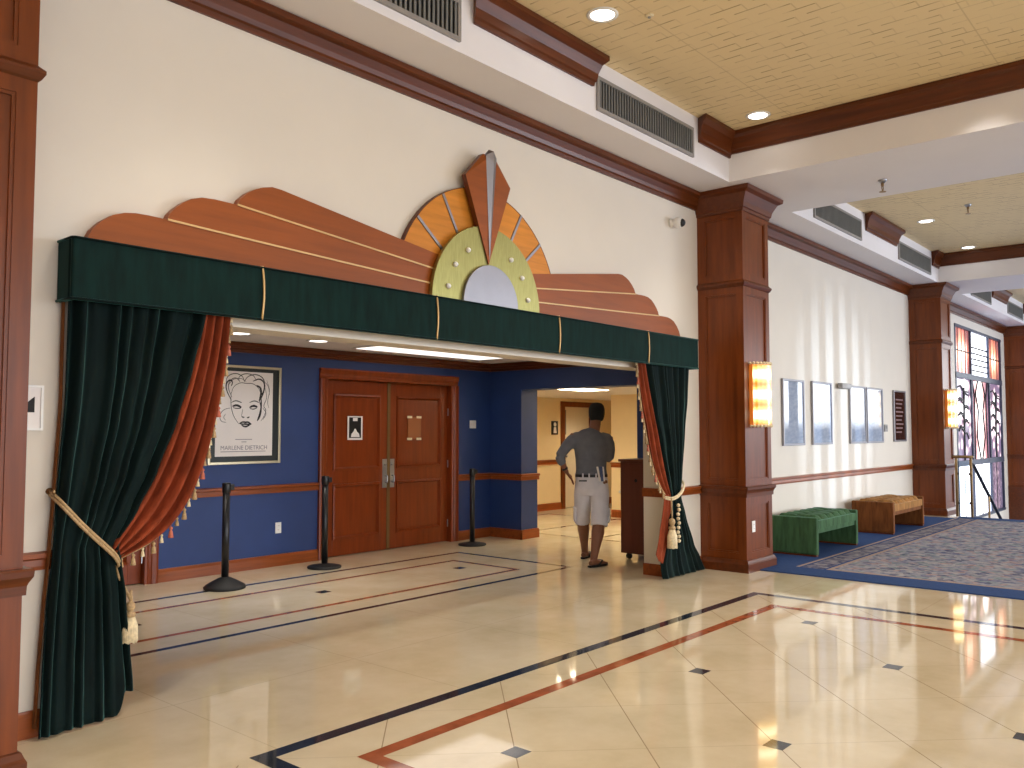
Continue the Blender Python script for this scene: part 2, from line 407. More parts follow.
# crowns
def crown(d, h, z1, y):                    # profile in (y, z): against a face at y looking towards -Y
    return [(y, z1-h), (y-.02, z1-h), (y-.025, z1-h+.03), (y-.04, z1-h+.04), (y-.05, z1-h*.6), (y-d*.62, z1-h*.32), (y-d+.01, z1-.05), (y-d, z1-.045), (y-d, z1-.005), (y, z1-.005)]
k = 1
def trim(mb, mat, label=None):
    global k
    o = struct(mb.build('trim_%d' % k, mat), label); k += 1; return o
m = MB()
for a, b in ((-6, .75), (1.45, 8.5), (9.15, 16.4), (17.05, 24.45)): m.prism(crown(.12, .175, Z1, YW), 'x', a, b)
trim(m, WOODX, 'wood crown moulding along the long wall, darkened for shade')
def crown_x(x, s, d=.11, h=.215):           # on a beam face at x, projecting s*d
    return [(x + s*(YW - p[0]), p[1]) for p in crown(d, h, Z2, YW)]
for (x0, x1) in COFF:
    m = MB(); m.prism(crown_x(x0, 1), 'y', -9, 4.04); m.prism(crown_x(x1, -1), 'y', -9, 4.04); trim(m, WOODY)
FAS = [[(1.97, 2.45), (4.2, 5.82), (7.47, 8.23)], [(9.87, 10.5), (12.42, 14.0), (15.85, 16.35)], [(18.0, 18.65), (20.5, 22.1), (23.95, 24.3)]]
VENTS = [[(2.49, 4.145), (5.79, 7.44)], [(10.55, 12.3), (14.02, 15.82)], [(18.7, 20.45), (22.15, 23.9)]]
for segs in FAS:
    for a, b in segs:
        m = MB(); pr = crown(.13, .25, Z2, 4.04)
        # free ends are raked like the photograph's returns
        n = len(pr); ea = 0.0 if abs(a - round(a, 2)) > 1 else 1
        vs = []
        for q in pr:
            o = (4.04 - q[0]); sa = o*.6 if a not in (1.97, 9.87, 18.0) else 0; vs.append((a - sa + (.09 if sa or a not in (1.97, 9.87, 18.0) else 0), q[0], q[1]))
        for q in pr:
            o = (4.04 - q[0]); sb = o*.6 if b not in (8.23, 16.35, 24.3) else 0; vs.append((b + sb - (.09 if b not in (8.23, 16.35, 24.3) else 0), q[0], q[1]))
        m.add(vs, [tuple(range(n)), tuple(range(2*n-1, n-1, -1))] + [(i, i+n, (i+1) % n+n, (i+1) % n) for i in range(n)])
        trim(m, WOODX)
# alcove crown
m = MB(); m.prism([(p[0]-YW+YB, p[1]) for p in crown(.09, .11, 2.45, YW)], 'x', 1.5, XS); trim(m, WOODX)
m = MB(); m.prism([(XS - (YW - p[0]), p[1]) for p in crown(.09, .11, 2.45, YW)], 'y', 4.82, YB); trim(m, WOODY)

# chair rails and baseboards
def rail_x(m, a, b, y, z0=.81, z1=.90, d=.035):
    m.prism([(y, z0), (y-d*.55, z0), (y-d*.6, z0+.02), (y-d*.5, z0+.05), (y-d, z1-.03), (y-d, z1-.008), (y, z1)], 'x', a, b)
def rail_y(m, a, b, x, z0=.81, z1=.90, d=.035):
    m.prism([(x, z0), (x-d*.55, z0), (x-d*.6, z0+.02), (x-d*.5, z0+.05), (x-d, z1-.03), (x-d, z1-.008), (x, z1)], 'y', a, b)
def base_x(m, a, b, y, h=.13, d=.02):
    m.prism([(y, 0), (y-d, 0), (y-d, h-.03), (y-d*.6, h-.01), (y-d*.5, h), (y, h)], 'x', a, b)
def base_y(m, a, b, x, h=.13, d=.02):
    m.prism([(x, 0), (x-d, 0), (x-d, h-.03), (x-d*.6, h-.01), (x-d*.5, h), (x, h)], 'y', a, b)
m = MB(); rail_x(m, 1.45, 1.85, YW); rail_x(m, 7.72, 8.5, YW); rail_x(m, 9.15, 16.4, YW); m.box(7.715, 7.74, 4.54, 4.82, .81, .9)
trim(m, RAILW, 'wooden chair rail on the long wall')
m = MB(); base_x(m, 1.45, 1.85, YW); base_x(m, 7.72, 8.5, YW); base_x(m, 9.15, 16.4, YW); m.box(7.72, 7.74, 4.55, 4.82, 0, .12)
struct(m.build('baseboard_left', RAILW))
m = MB(); rail_x(m, D2[1], D1[0], YB); rail_x(m, D1[1], XS, YB); trim(m, RAILW)
m = MB(); rail_y(m, 7.62, YB, XS); rail_x(m, XS-.035, XS+.37, 7.62); trim(m, RAILW)
m = MB(); base_x(m, D2[1], D1[0], YB); base_x(m, D1[1], XS, YB); struct(m.build('baseboard_back', RAILW))
m = MB(); base_y(m, 7.60, YB, XS); base_x(m, XS-.02, XS+.37, 7.62); struct(m.build('baseboard_right', RAILW))
m = MB(); rail_x(m, 9.43, 13.09, 10.0, .86, .95); rail_x(m, 14.19, 16.05, 10.0, .86, .95); rail_y(m, 4.9, 8.4, 12.45, .86, .95); trim(m, RAILW)
m = MB(); base_x(m, 9.43, 13.09, 10.0); base_x(m, 14.19, 16.05, 10.0); base_y(m, 4.9, 8.4, 12.45); struct(m.build('baseboard_hall', RAILW))

# ------------------------------------------------------------------ columns
def column(x0, x1, y0, label, z0=0):
    r = bpy.data.objects.new('column', None); COL.objects.link(r); r.location = (x0, YW, 0); r['_loc'] = (x0, YW, 0)
    struct(r, label)
    MB().box(x0+.018, x1-.018, y0+.018, YW-.001, z0, Z1-.001).build('shaft', WOODZ, r)
    st = .085
    m = MB(); bd = MB()
    for (za, zb) in ((.13, .80), (.90, 3.06), (3.12, 3.90)):
        # front face stiles and rails
        m.box(x0, x0+st, y0, y0+.03, za, zb); m.box(x1-st, x1, y0, y0+.03, za, zb)
        m.box(x0+st, x1-st, y0, y0+.03, za, za+.07); m.box(x0+st, x1-st, y0, y0+.03, zb-.08, zb)
        # both flanks
        for xa, xb in ((x0, x0+.03), (x1-.03, x1)):
            m.box(xa, xb, y0+.03, y0+st, za, zb); m.box(xa, xb, YW-.09, YW-.001, za, zb)
            m.box(xa, xb, y0+st, YW-.09, za, za+.07); m.box(xa, xb, y0+st, YW-.09, zb-.08, zb)
        # bead moulding round each panel
        a, b, c, d = x0+st, x1-st, za+.07, zb-.08
        q = .016
        for bx in ((a, a+q, c, d), (b-q, b, c, d), (a+q, b-q, c, c+q), (a+q, b-q, d-q, d)): bd.box(bx[0], bx[1], y0+.006, y0+.02, bx[2], bx[3])
        a, b = y0+st, YW-.09
        for xx, s in ((x0, 1), (x1, -1)):
            for by in ((a, a+q, c, d), (b-q, b, c, d), (a+q, b-q, c, c+q), (a+q, b-q, d-q, d)): bd.box(xx+s*.006, xx+s*.02, by[0], by[1], by[2], by[3])
    m.build('panel_frame', WOODZ, r); bd.build('panel_bead', WOODZ, r)
    MB().wrap(x0, x1, y0, YW, [(0, .79), (.012, .79), (.014, .83), (.02, .845), (.034, .87), (.036, .895), (.03, .905), (0, .905)]).build('chair_band', WOODX, r)
    MB().wrap(x0, x1, y0, YW, [(0, 3.05), (.012, 3.06), (.026, 3.085), (.026, 3.1), (.01, 3.115), (0, 3.125)]).build('upper_band', WOODX, r)
    MB().wrap(x0, x1, y0, YW, [(0, 3.87), (.014, 3.87), (.018, 3.9), (.03, 3.91), (.04, 3.96), (.085, 4.05), (.13, 4.075), (.135, 4.115), (0, 4.115)]).build('crown', WOODX, r)
    MB().wrap(x0, x1, y0, YW, [(0, z0), (.03, z0), (.03, .085), (.022, .1), (.012, .125), (0, .13)]).build('plinth', WOODX, r)
    return r
column(.72, 1.45, 4.03, 'panelled cherry column at the left edge')
column(8.5, 9.15, 4.03, 'panelled cherry column right of the portal')
column(16.4, 17.05, 4.03, 'panelled cherry column beside the stair')
column(24.5, 25.2, 4.03, 'panelled cherry column past the stained glass', -2.2)

# ------------------------------------------------------------------ doors
def double_door(name, x0, x1, label):
    r = bpy.data.objects.new(name, None); COL.objects.link(r); r.location = (x0, YB, 0); r['_loc'] = (x0, YB, 0); struct(r, label)
    zt = 2.235; fw = .125
    m = MB()
    prof = lambda a, s: [(a, YB+.12), (a, YB-.035), (a+s*.02, YB-.04), (a+s*.06, YB-.03), (a+s*.07, YB-.022), (a+s*(fw-.03), YB-.022), (a+s*(fw-.02), YB-.015), (a+s*fw, YB-.01), (a+s*fw, YB+.12)]
    m.prism(prof(x0, 1), 'z', 0, zt-fw); m.prism(prof(x1, -1), 'z', 0, zt-fw)
    m.prism([(q[1], zt-(q[0]-0)) for q in prof(0, 1)], 'x', x0, x1)
    m.build('door_frame', DOORW, r)
    a, b = x0+fw, x1-fw; mid = (a+b)/2 - .03; zb = .008; zz = zt-fw-.004
    yf = YB+.06
    for (p, q, s) in ((a+.004, mid-.006, 1), (mid+.006, b-.004, -1)):
        m = MB(); m.box(p, q, yf+.012, yf+.05, zb, zz)
        st = .13
        m.box(p, p+st, yf, yf+.012, zb, zz); m.box(q-st, q, yf, yf+.012, zb, zz)
        for za, zc in ((zb, .2), (.86, 1.02), (1.94, zz)): m.box(p+st, q-st, yf, yf+.012, za, zc)
        lf = m.build('door_leaf', DOORW, r, bevel=.003)
        m = MB()
        for za, zc in ((.2, .86), (1.02, 1.94)):
            g = .042; u, v = p+st, q-st
            def pr(d): return [(0, 0), (0, -.012), (g*.4, -.016), (g, 0)]
            m.prism([(u, yf+.012), (u, yf-.014), (u+g*.5, yf-.018), (u+g, yf+.012)], 'z', za, zc)
            m.prism([(v, yf+.012), (v, yf-.014), (v-g*.5, yf-.018), (v-g, yf+.012)], 'z', za, zc)
            m.prism([(yf+.012, za), (yf-.014, za), (yf-.018, za+g*.5), (yf+.012, za+g)], 'x', u, v)
            m.prism([(yf+.012, zc), (yf-.014, zc), (yf-.018, zc-g*.5), (yf+.012, zc-g)], 'x', u, v)
        m.build('panel_moulding', DOORW, lf)
        hx = q-.05 if s == 1 else p+.05
        m = MB(); m.box(hx-.043, hx+.043, yf-.006, yf-.001, .78, 1.14)
        m.lathe([(.014, 0), (.014, -.02), (.001, -.02)], (hx, yf-.004, 1.07), 12, 'y')
        m.tube([(hx, yf-.004, .93), (hx, yf-.045, .93), (hx, yf-.05, .92), (hx, yf-.05, .86), (hx, yf-.045, .85), (hx, yf-.004, .85)], .009, 8)
        h = m.build('door_handle', STEEL, lf)
        m = MB(); m.lathe([(.008, 0), (.008, -.012), (.001, -.012)], (hx, yf-.012, 1.07), 10, 'y'); m.build('lock_cylinder', BLACK, h)
        for hz in (.25, 1.05, 1.75):
            xx = p-.004 if s == 1 else q+.004
            MB().lathe([(.009, -.05), (.009, .05)], (xx, yf-.008, hz), 8).build('hinge', STEEL, lf)
    MB().box(mid-.024, mid+.024, yf-.008, yf+.01, zb, zz).build('astragal', OLIVE, r)
    return r
double_door('door_1', D1[0], D1[1], 'cherry panelled double door on the blue wall')
double_door('door_2', D2[0], D2[1], 'cherry door frame half hidden behind the left curtain')

r = bpy.data.objects.new('door_3', None); COL.objects.link(r); r.location = (13.14, 10, 0); r['_loc'] = (13.14, 10, 0); struct(r, 'pale door in a brown frame at the end of the hallway')
m = MB(); m.box(13.090, 13.200, 9.97, 10.08, 0, 2.06); m.box(14.080, 14.190, 9.97, 10.08, 0, 2.06); m.box(13.200, 14.080, 9.97, 10.08, 1.96, 2.06); m.build('door_frame', WOODZ, r)
PALED = plain('pale_door', rgb(226, 214, 190), 0.45, var=0.03)
GREYG = plain('grey_glass', rgb(120, 118, 110), 0.15, var=0.05)
lf = MB().box(13.200, 14.080, 10.04, 10.08, .01, 1.96).build('door_leaf', PALED, r)
MB().box(13.240, 13.310, 10.032, 10.045, 1.42, 1.9).build('vision_pane', GREYG, lf)
m = MB(); m.lathe([(.02, 0), (.02, -.05), (.001, -.05)], (13.290, 10.04, 1.0), 10, 'y'); m.build('door_handle', STEEL, lf)

# ------------------------------------------------------------------ portal: valance
VX0, VX1, VY, VZ0, VZ1 = 1.76, 8.15, 4.38, 2.15, 2.465
t = thing('portal_valance', 'long dark green velvet valance box with gold braid bands over the portal', 'valance', ((VX0+VX1)/2, YW, VZ0))
m = MB(); m.box(VX0, VX1, VY, VY+.035, VZ0, VZ1); m.box(VX0, VX0+.035, VY+.035, YW-.002, VZ0, VZ1); m.box(VX1-.035, VX1, VY+.035, YW-.002, VZ0, VZ1)
m.box(VX0+.035, VX1-.035, VY+.035, YW-.002, VZ1-.03, VZ1)
m.build('velvet_cover', VALV, t, bevel=.012)
for z in (VZ0+.006, VZ1-.004):
    MB().tube([(VX0, YW-.01, z), (VX0-.002, VY+.01, z), (VX0+.01, VY-.003, z), (VX1-.01, VY-.003, z), (VX1+.002, VY+.01, z), (VX1, YW-.01, z)], .007, 8).build('piping', GREEN, t, smooth=True)
for bx in (2.836, 4.272, 5.715, 7.14):
    pts = [(bx + .010*math.sin(PI*i/8), VY-.004-.004*math.sin(PI*i/8), VZ0 + .002 + (VZ1-VZ0)*i/8) for i in range(9)] + [(bx, VY+.06, VZ1+.004)]
    MB().tube(pts, .0065, 8).build('gold_braid', GOLDSTRIP, t, smooth=True)

# ------------------------------------------------------------------ portal: pediment
PX = 4.935
t = thing('portal_pediment', 'art deco sunburst pediment of layered wood with gold disc above the valance', 'pediment', (PX, YW, VZ1))
zb = VZ1 + .003
La = [(1.872, zb), (1.875, 2.48), (1.905, 2.545), (1.95, 2.595), (2.01, 2.64), (2.07, 2.662), (2.13, 2.672), (2.2, 2.674), (2.31, 2.671), (2.84, 2.646), (4.42, 2.578), (4.42, zb)]
Lb = [(2.308, 2.671), (2.325, 2.71), (2.36, 2.75), (2.40, 2.785), (2.45, 2.818), (2.515, 2.839), (2.594, 2.845), (2.74, 2.843), (2.834, 2.834), (4.42, 2.690), (4.42, 2.578), (2.84, 2.646)]
Lc = [(2.742, 2.843), (2.765, 2.885), (2.812, 2.93), (2.86, 2.962), (2.913, 2.985), (2.982, 3.003), (3.05, 3.000), (4.062, 2.858), (4.5, 2.797), (4.42, 2.690), (2.834, 2.834)]
def mir(p): return [(2*PX - x, z) for x, z in p]
def rib(p0, p1, wd):
    (x0, z0), (x1, z1) = p0, p1; d = Vector((x1-x0, z1-z0)); n = Vector((-d.y, d.x)).normalized()*wd/2
    return [(x0+n.x, z0+n.y), (x1+n.x, z1+n.y), (x1-n.x, z1-n.y), (x0-n.x, z0-n.y)]
for side in (0, 1):
    for poly, edge, y in ((La, ((2.31, 2.671), (2.84, 2.646), (4.42, 2.578)), 4.505), (Lb, ((2.742, 2.843), (2.834, 2.834), (4.42, 2.690)), 4.508), (Lc, None, 4.511)):
        P = mir(poly) if side else poly
        bd = MB().prism(P, 'y', y, YW-.002).build('cloud_board', BOARD, t)
        if edge:
            m = MB()
            for a, b in zip(edge[:-1], edge[1:]):
                q = rib(a, b, .011); m.prism(mir(q) if side else q, 'y', y-.006, y+.01)
            m.build('gold_strip', GOLDSTRIP, bd)
RF, CZ = .93, 2.475
fan = [(PX + RF*math.cos(a), CZ + RF*math.sin(a)) for a in [math.radians(12 + 156*i/40) for i in range(41)]] + [(PX + .5*math.cos(math.radians(168)), CZ + .5*math.sin(math.radians(168))), (PX + .5*math.cos(math.radians(12)), CZ + .5*math.sin(math.radians(12)))]
fb = MB().prism(fan, 'y', 4.525, 4.565).build('fan_board', HONEY, t)
fe = MB()
for i in range(40):
    a0, a1 = [math.radians(12 + 156*j/40) for j in (i, i+1)]
    fe.prism([(PX+R_*math.cos(a), CZ+R_*math.sin(a)) for R_, a in ((RF, a0), (RF+.006, a0), (RF+.006, a1), (RF, a1))], 'y', 4.524, 4.566)
fe.build('fan_edge', WOODX, fb)
for a in (41, 61, 120, 141):
    c, s = math.cos(math.radians(a)), math.sin(math.radians(a))
    MB().prism(rib((PX+.6*c, CZ+.6*s), (PX+.93*c, CZ+.93*s), .022), 'y', 4.515, 4.528).build('silver_ray', SILVER, fb)
def half(R_, n=48, z0=VZ1+.003): return [(PX + R_*math.cos(PI*i/n), max(z0, CZ + R_*math.sin(PI*i/n))) for i in range(n+1)]
gd = MB().prism(half(.625), 'y', 4.465, 4.498).build('gold_disc', GOLD, t, bevel=.003)
for a in (12, 35, 58, 74+48, 145, 168):
    c, s = math.cos(math.radians(a)), math.sin(math.radians(a))
    MB().ball((PX+.475*c, 4.458, CZ+.475*s), .02).build('bolt', WPLAST, gd, smooth=True)
MB().prism(half(.318), 'y', 4.44, 4.463).build('silver_disc', SILVER, t, bevel=.003)
sp = [(PX, 2.80), (PX-.255, 3.46), (PX-.06, 3.66), (PX+.06, 3.66), (PX+.255, 3.46)]
# the spear is a faceted kite: a ridge down its middle
m = MB(); yk = 4.455; PX -= .025
v = [(PX, yk, 2.80), (PX-.262, yk, 3.46), (PX-.07, yk, 3.665), (PX+.07, yk, 3.665), (PX+.262, yk, 3.46), (PX, yk-.035, 3.66), (PX, yk-.004, 2.80)]
m.add(v, [(0, 1, 6), (1, 2, 5, 6), (5, 3, 4, 6), (4, 0, 6), (2, 3, 5), (0, 4, 3, 2, 1)])
kb = m.build('kite_board', BOARD, t)
MB().prism([(PX-.262, 3.46), (PX-.07, 3.665), (PX+.07, 3.665), (PX+.262, 3.46), (PX, 2.80)], 'y', yk, yk+.045).build('kite_back', WOODX, kb)
m = MB()
v = [(PX, yk-.012, 2.82), (PX-.062, yk-.028, 3.65), (PX, yk-.052, 3.69), (PX+.062, yk-.028, 3.65), (PX-.062, yk, 3.65), (PX, yk, 3.715), (PX+.062, yk, 3.65), (PX, yk-.055, 3.60)]
m.add(v, [(0, 7, 1), (0, 3, 7), (1, 7, 2), (7, 3, 2), (1, 2, 5, 4), (2, 3, 6, 5), (4, 5, 6)])
m.build('silver_spine', SILVER, kb)

# ------------------------------------------------------------------ curtains
def interp(tab, z):
    tab = sorted(tab)
    if z <= tab[0][0]: return tab[0][1]
    for (a, va), (b, vb) in zip(tab[:-1], tab[1:]):
        if z <= b:
            u = (z-a)/(b-a); u = u*u*(3-2*u)*.4 + u*.6
            return va + (vb-va)*u
    return tab[-1][1]
def along(poly, u):
    d = [0]
    for a, b in zip(poly[:-1], poly[1:]): d.append(d[-1] + (Vector(b)-Vector(a)).length)
    s = u*d[-1]
    for i in range(len(poly)-1):
        if s <= d[i+1] + 1e-9:
            k_ = (s-d[i])/max(1e-9, d[i+1]-d[i]); return tuple(Vector(poly[i]).lerp(Vector(poly[i+1]), k_))
    return tuple(poly[-1])
def smooth_poly(p, it=2):
    for _ in range(it):
        q = [p[0]]
        for a, b in zip(p[:-1], p[1:]):
            a_, b_ = Vector(a), Vector(b); q += [tuple(a_*.75+b_*.25), tuple(a_*.25+b_*.75)]
        p = q + [p[-1]]
    return p
def tassel(m, x, y, z, s):
    m.lathe([(.002*s, 0), (.003*s, -.012*s), (.010*s, -.016*s), (.013*s, -.024*s), (.009*s, -.032*s), (.006*s, -.036*s), (.012*s, -.046*s), (.018*s, -.085*s), (.016*s, -.088*s)], (x, y, z), 10)
def key_tassel(parent, x, y, z, s, mat=CREAMT):
    m = MB(); m.tube([(x, y, z+.1*s), (x+.004, y, z)], .008, 8)
    m.lathe([(.01*s, .02*s), (.028*s, .005*s), (.034*s, -.02*s), (.026*s, -.045*s), (.018*s, -.055*s), (.034*s, -.065*s), (.038*s, -.085*s), (.03*s, -.095*s)], (x, y, z), 16)
    h = m.build('tassel_head', CORD, parent, smooth=True)
    m = MB()
    for i in range(26):
        a = 2*PI*i/26; r0, r1 = .024*s, .052*s
        m.tube([(x+r0*math.cos(a), y+r0*.8*math.sin(a), z-.09*s), (x+r1*.9*math.cos(a), y+r1*.8*math.sin(a), z-.16*s), (x+r1*math.cos(a+.08), y+r1*.8*math.sin(a+.08), z-(.27+.015*random.random())*s)], .0085*s, 5)
    m.build('tassel_skirt', mat, h, smooth=True)

def green_drape(xl, xr, z0, z1, y0, n, amp, zt, seed, ytab=None, nu=150, nv=64, bot=None):
    rnd = random.Random(seed); ph = [rnd.uniform(-.5, .5) for _ in range(6)]
    def fn(u, v):
        z = z0 + (z1-z0)*v
        if bot: z = bot(u) + (z1-bot(u))*v
        a, b = interp(xl, z), interp(xr, z); x = a + (b-a)*u
        pinch = 1/(1 + 1.4*math.exp(-((z-zt)/.13)**2))
        q = u + .018*math.sin(5*u + 2.2*z + ph[0]) + .012*math.sin(13*u + ph[1])
        w_ = math.sin(2*PI*n*q)*(.55+.45*math.sin(2*PI*n*.37*q+ph[3]))
        y = y0 + amp*(.6 + .4*min(1, max(0, z)/.9))*pinch*(w_ + .35*math.sin(2*PI*n*.5*q + ph[2] + z)) + (interp(ytab, z)*u if ytab else 0)
        return (x, y, z)
    return MB().grid(fn, nu, nv)

# left curtain
t = thing('stage_curtain', 'tall green velvet curtain with rust lining tied back at the left of the portal', 'curtain', (1.9, 4.47, 0), 'portal curtains')
XL = [(0, 1.705), (.3, 1.715), (.6, 1.73), (.9, 1.75), (1.2, 1.765), (1.65, 1.785), (2.2, 1.785)]
XR = [(0, 2.20), (.15, 2.185), (.36, 2.16), (.62, 2.125), (.83, 2.085), (.90, 2.065), (1.08, 2.165), (1.287, 2.27), (1.558, 2.378), (1.838, 2.46), (2.138, 2.527), (2.3, 2.56)]
g = green_drape(XL, XR, .012, 2.30, 4.475, 9, .027, .93, 3, [(0, .07), (.5, .05), (.9, .0), (2.3, .0)], bot=lambda u: .012 + .11*min(1, max(0, (u-.80)/.10))**2)
g.build('velvet_drape', GREEN, t, smooth=True, solid=.008)
# darker red wall-side edge of the lining
m = MB(); m.tube([(interp(XL, z)-.004, 4.53, z) for z in [.05+.05*i for i in range(44)]], [(.006, .02)]*44, 8, flat=(1, 0, 0)); m.build('lining_edge', BBROWN, t, smooth=True)
GL = smooth_poly([(2.50, 2.30), (2.50, 2.138), (2.44, 1.838), (2.35, 1.558), (2.245, 1.287), (2.13, 1.08), (2.03, .90)])
OL = smooth_poly([(2.70, 2.30), (2.69, 2.156), (2.663, 1.908), (2.623, 1.675), (2.571, 1.446), (2.503, 1.223), (2.40, 1.035), (2.261, .905), (2.08, .835)])
def lining(GL, OL, y0, n, amp, dep):
    def fn(u, v):
        a, b = along(GL, v), along(OL, v); x, z = a[0]+(b[0]-a[0])*u, a[1]+(b[1]-a[1])*u
        sag = math.sin(PI*v)**2
        w_ = math.sin(2*PI*n*(u + .05*math.sin(3*v)) + .6)
        return (x, y0 + dep*u + amp*w_*(.45 + .55*sag), z)
    return MB().grid(fn, 60, 60)
lining(GL, OL, 4.475, 3.6, .042, .02).build('rust_lining', RUSTV, t, smooth=True, solid=.008)
fr = [along(OL, .05+.95*i/40) for i in range(41)]
MB().tube([(x, 4.487, z) for x, z in fr], .009, 8).build('gold_edging', CORD, t, smooth=True)
for i in range(27):
    x, z = along(OL, .07 + .93*i/26)
    m = MB(); tassel(m, x+.012, 4.485 + .006*(-1)**i, z+.004, 0.8 if i % 2 else .62); m.build('fringe_tassel', (CREAMT, CORD, CORD, PINKT, CREAMT, CORD)[i % 6], t, smooth=True)
tb = smooth_poly([(1.755, 4.55, 1.195), (1.76, 4.44, 1.155), (1.80, 4.425, 1.105), (1.86, 4.42, 1.035), (1.95, 4.42, .945), (2.03, 4.425, .87), (2.07, 4.46, .82), (2.085, 4.52, .80)])
m = MB(); m.tube(tb, .008, 8); m.tube([(x-.004, y-.003, z-.017) for x, y, z in tb], .008, 8); tie = m.build('tieback_cord', CORD, t, smooth=True)
MB().lathe([(.018, 0), (.018, -.01), (.006, -.012), (.006, -.06), (.012, -.06), (.012, -.07), (.001, -.07)], (1.755, YW-.001, 1.195), 10, 'y').build('tieback_hook', BRASS, tie, smooth=True)
MB().tube([(2.07, 4.5, .82), (2.08, 4.49, .74), (2.165, 4.53, .60)], .008, 8).build('tassel_cord', CORD, tie, smooth=True)
key_tassel(tie, 2.165, 4.53, .58, .72)

# right curtain
t = thing('stage_curtain', 'green velvet curtain with rust lining tied back at the right of the portal', 'curtain', (7.9, 4.47, 0), 'portal curtains')
XL = [(0, 7.56), (.06, 7.535), (.16, 7.52), (.40, 7.60), (.74, 7.69), (.86, 7.69), (.90, 7.66), (1.303, 7.50), (1.704, 7.34), (2.118, 7.23), (2.3, 7.21)]
XR = [(0, 8.40), (.15, 8.30), (.30, 8.17), (.62, 8.0), (.80, 7.92), (.90, 7.915), (.99, 7.94), (1.505, 8.03), (1.82, 8.09), (2.3, 8.12)]
g = green_drape(XL, XR, .01, 2.30, 4.475, 8, .027, .86, 5)
g.build('velvet_drape', GREEN, t, smooth=True, solid=.008)
GR = smooth_poly([(7.25, 2.30), (7.26, 2.118), (7.37, 1.704), (7.52, 1.303), (7.68, .92), (7.71, .84)])
OR = smooth_poly([(7.10, 2.30), (7.106, 2.108), (7.16, 1.798), (7.25, 1.505), (7.34, 1.208), (7.488, .97), (7.62, .845)])
lining(GR, OR, 4.48, 2.6, .034, .015).build('rust_lining', RUSTV, t, smooth=True, solid=.008)
tailL = [(7.60, .85), (7.545, .60), (7.475, .38), (7.42, .27), (7.47, .20)]; tailR = [(7.70, .85), (7.69, .60), (7.62, .40), (7.55, .22), (7.53, .17)]
lining(tailL, tailR, 4.475, 1.5, .015, .0).build('lining_tail', RUSTV, t, smooth=True, solid=.008)
fr = [along(OR, .05+.95*i/40) for i in range(41)]
MB().tube([(x, 4.488, z) for x, z in fr], .009, 8).build('gold_edging', CORD, t, smooth=True)
for i in range(27):
    x, z = along(OR, .07 + .93*i/26)
    m = MB(); tassel(m, x-.012, 4.485 + .006*(-1)**i, z+.004, 0.85 if i % 2 else .64); m.build('fringe_tassel', (CREAMT, CORD, CORD, PINKT, CREAMT, CORD)[i % 6], t, smooth=True)
tb = smooth_poly([(7.95, 4.55, 1.0), (7.93, 4.44, .965), (7.86, 4.42, .90), (7.78, 4.418, .85), (7.70, 4.42, .825), (7.64, 4.43, .815), (7.60, 4.48, .83)])
m = MB(); m.tube(tb, .010, 8); m.tube([(x, y-.004, z-.018) for x, y, z in tb], .009, 8); tie = m.build('tieback_cord', CREAMT, t, smooth=True)
MB().lathe([(.018, 0), (.018, -.01), (.006, -.012), (.006, -.06), (.012, -.06), (.012, -.07), (.001, -.07)], (7.95, YW-.001, 1.0), 10, 'y').build('tieback_hook', BRASS, tie, smooth=True)
MB().tube([(7.64, 4.43, .82), (7.625, 4.42, .74), (7.615, 4.415, .66)], .009, 8).build('tassel_cord', CORD, tie, smooth=True)
key_tassel(tie, 7.605, 4.405, .60, 1.0)
m = MB()
for i in range(9):
    m.ball((7.735 + .012*math.sin(i*1.9), 4.405, .74 - .045*i), .019)
m.build('bead_swag', CREAMT, tie, smooth=True)

# ------------------------------------------------------------------ poster on the blue wall
t = thing('framed_poster', 'tall framed poster with a line drawing of a face on the blue wall', 'poster', (5.12, YB, 1.14))
x0, x1, z0, z1 = 4.68, 5.56, 1.14, 2.20
m = MB(); fwd = .028
m.box(x0, x0+fwd, YB-.03, YB-.001, z0, z1); m.box(x1-fwd, x1, YB-.03, YB-.001, z0, z1); m.box(x0+fwd, x1-fwd, YB-.03, YB-.001, z0, z0+fwd); m.box(x0+fwd, x1-fwd, YB-.03, YB-.001, z1-fwd, z1)
m.build('frame', PGOLD, t, bevel=.004)
MB().box(x0+fwd, x1-fwd, YB-.016, YB-.002, z0+fwd, z1-fwd).build('mount', DARKMAT, t)
pu0, pu1, pv0, pv1 = 4.765, 5.455, 1.225, 2.135
pr_ = MB().box(pu0, pu1, YB-.018, YB-.016, pv0, pv1).build('print', PAPER, t)
def Q(x, y): return (pu0 + (x-95)/(418-95)*(pu1-pu0), pv1 - (y-125)/(630-125)*(pv1-pv0))
ink = MB()
def stroke(pts, wd):
    p = smooth_poly([Q(*q) for q in pts], 2)
    n = len(p)
    for i in range(n-1):
        w_ = 1.75*wd*(.35 + .65*math.sin(PI*(i+.5)/n)); ink.prism(rib(p[i], p[i+1], w_), 'y', YB-.0186, YB-.018)
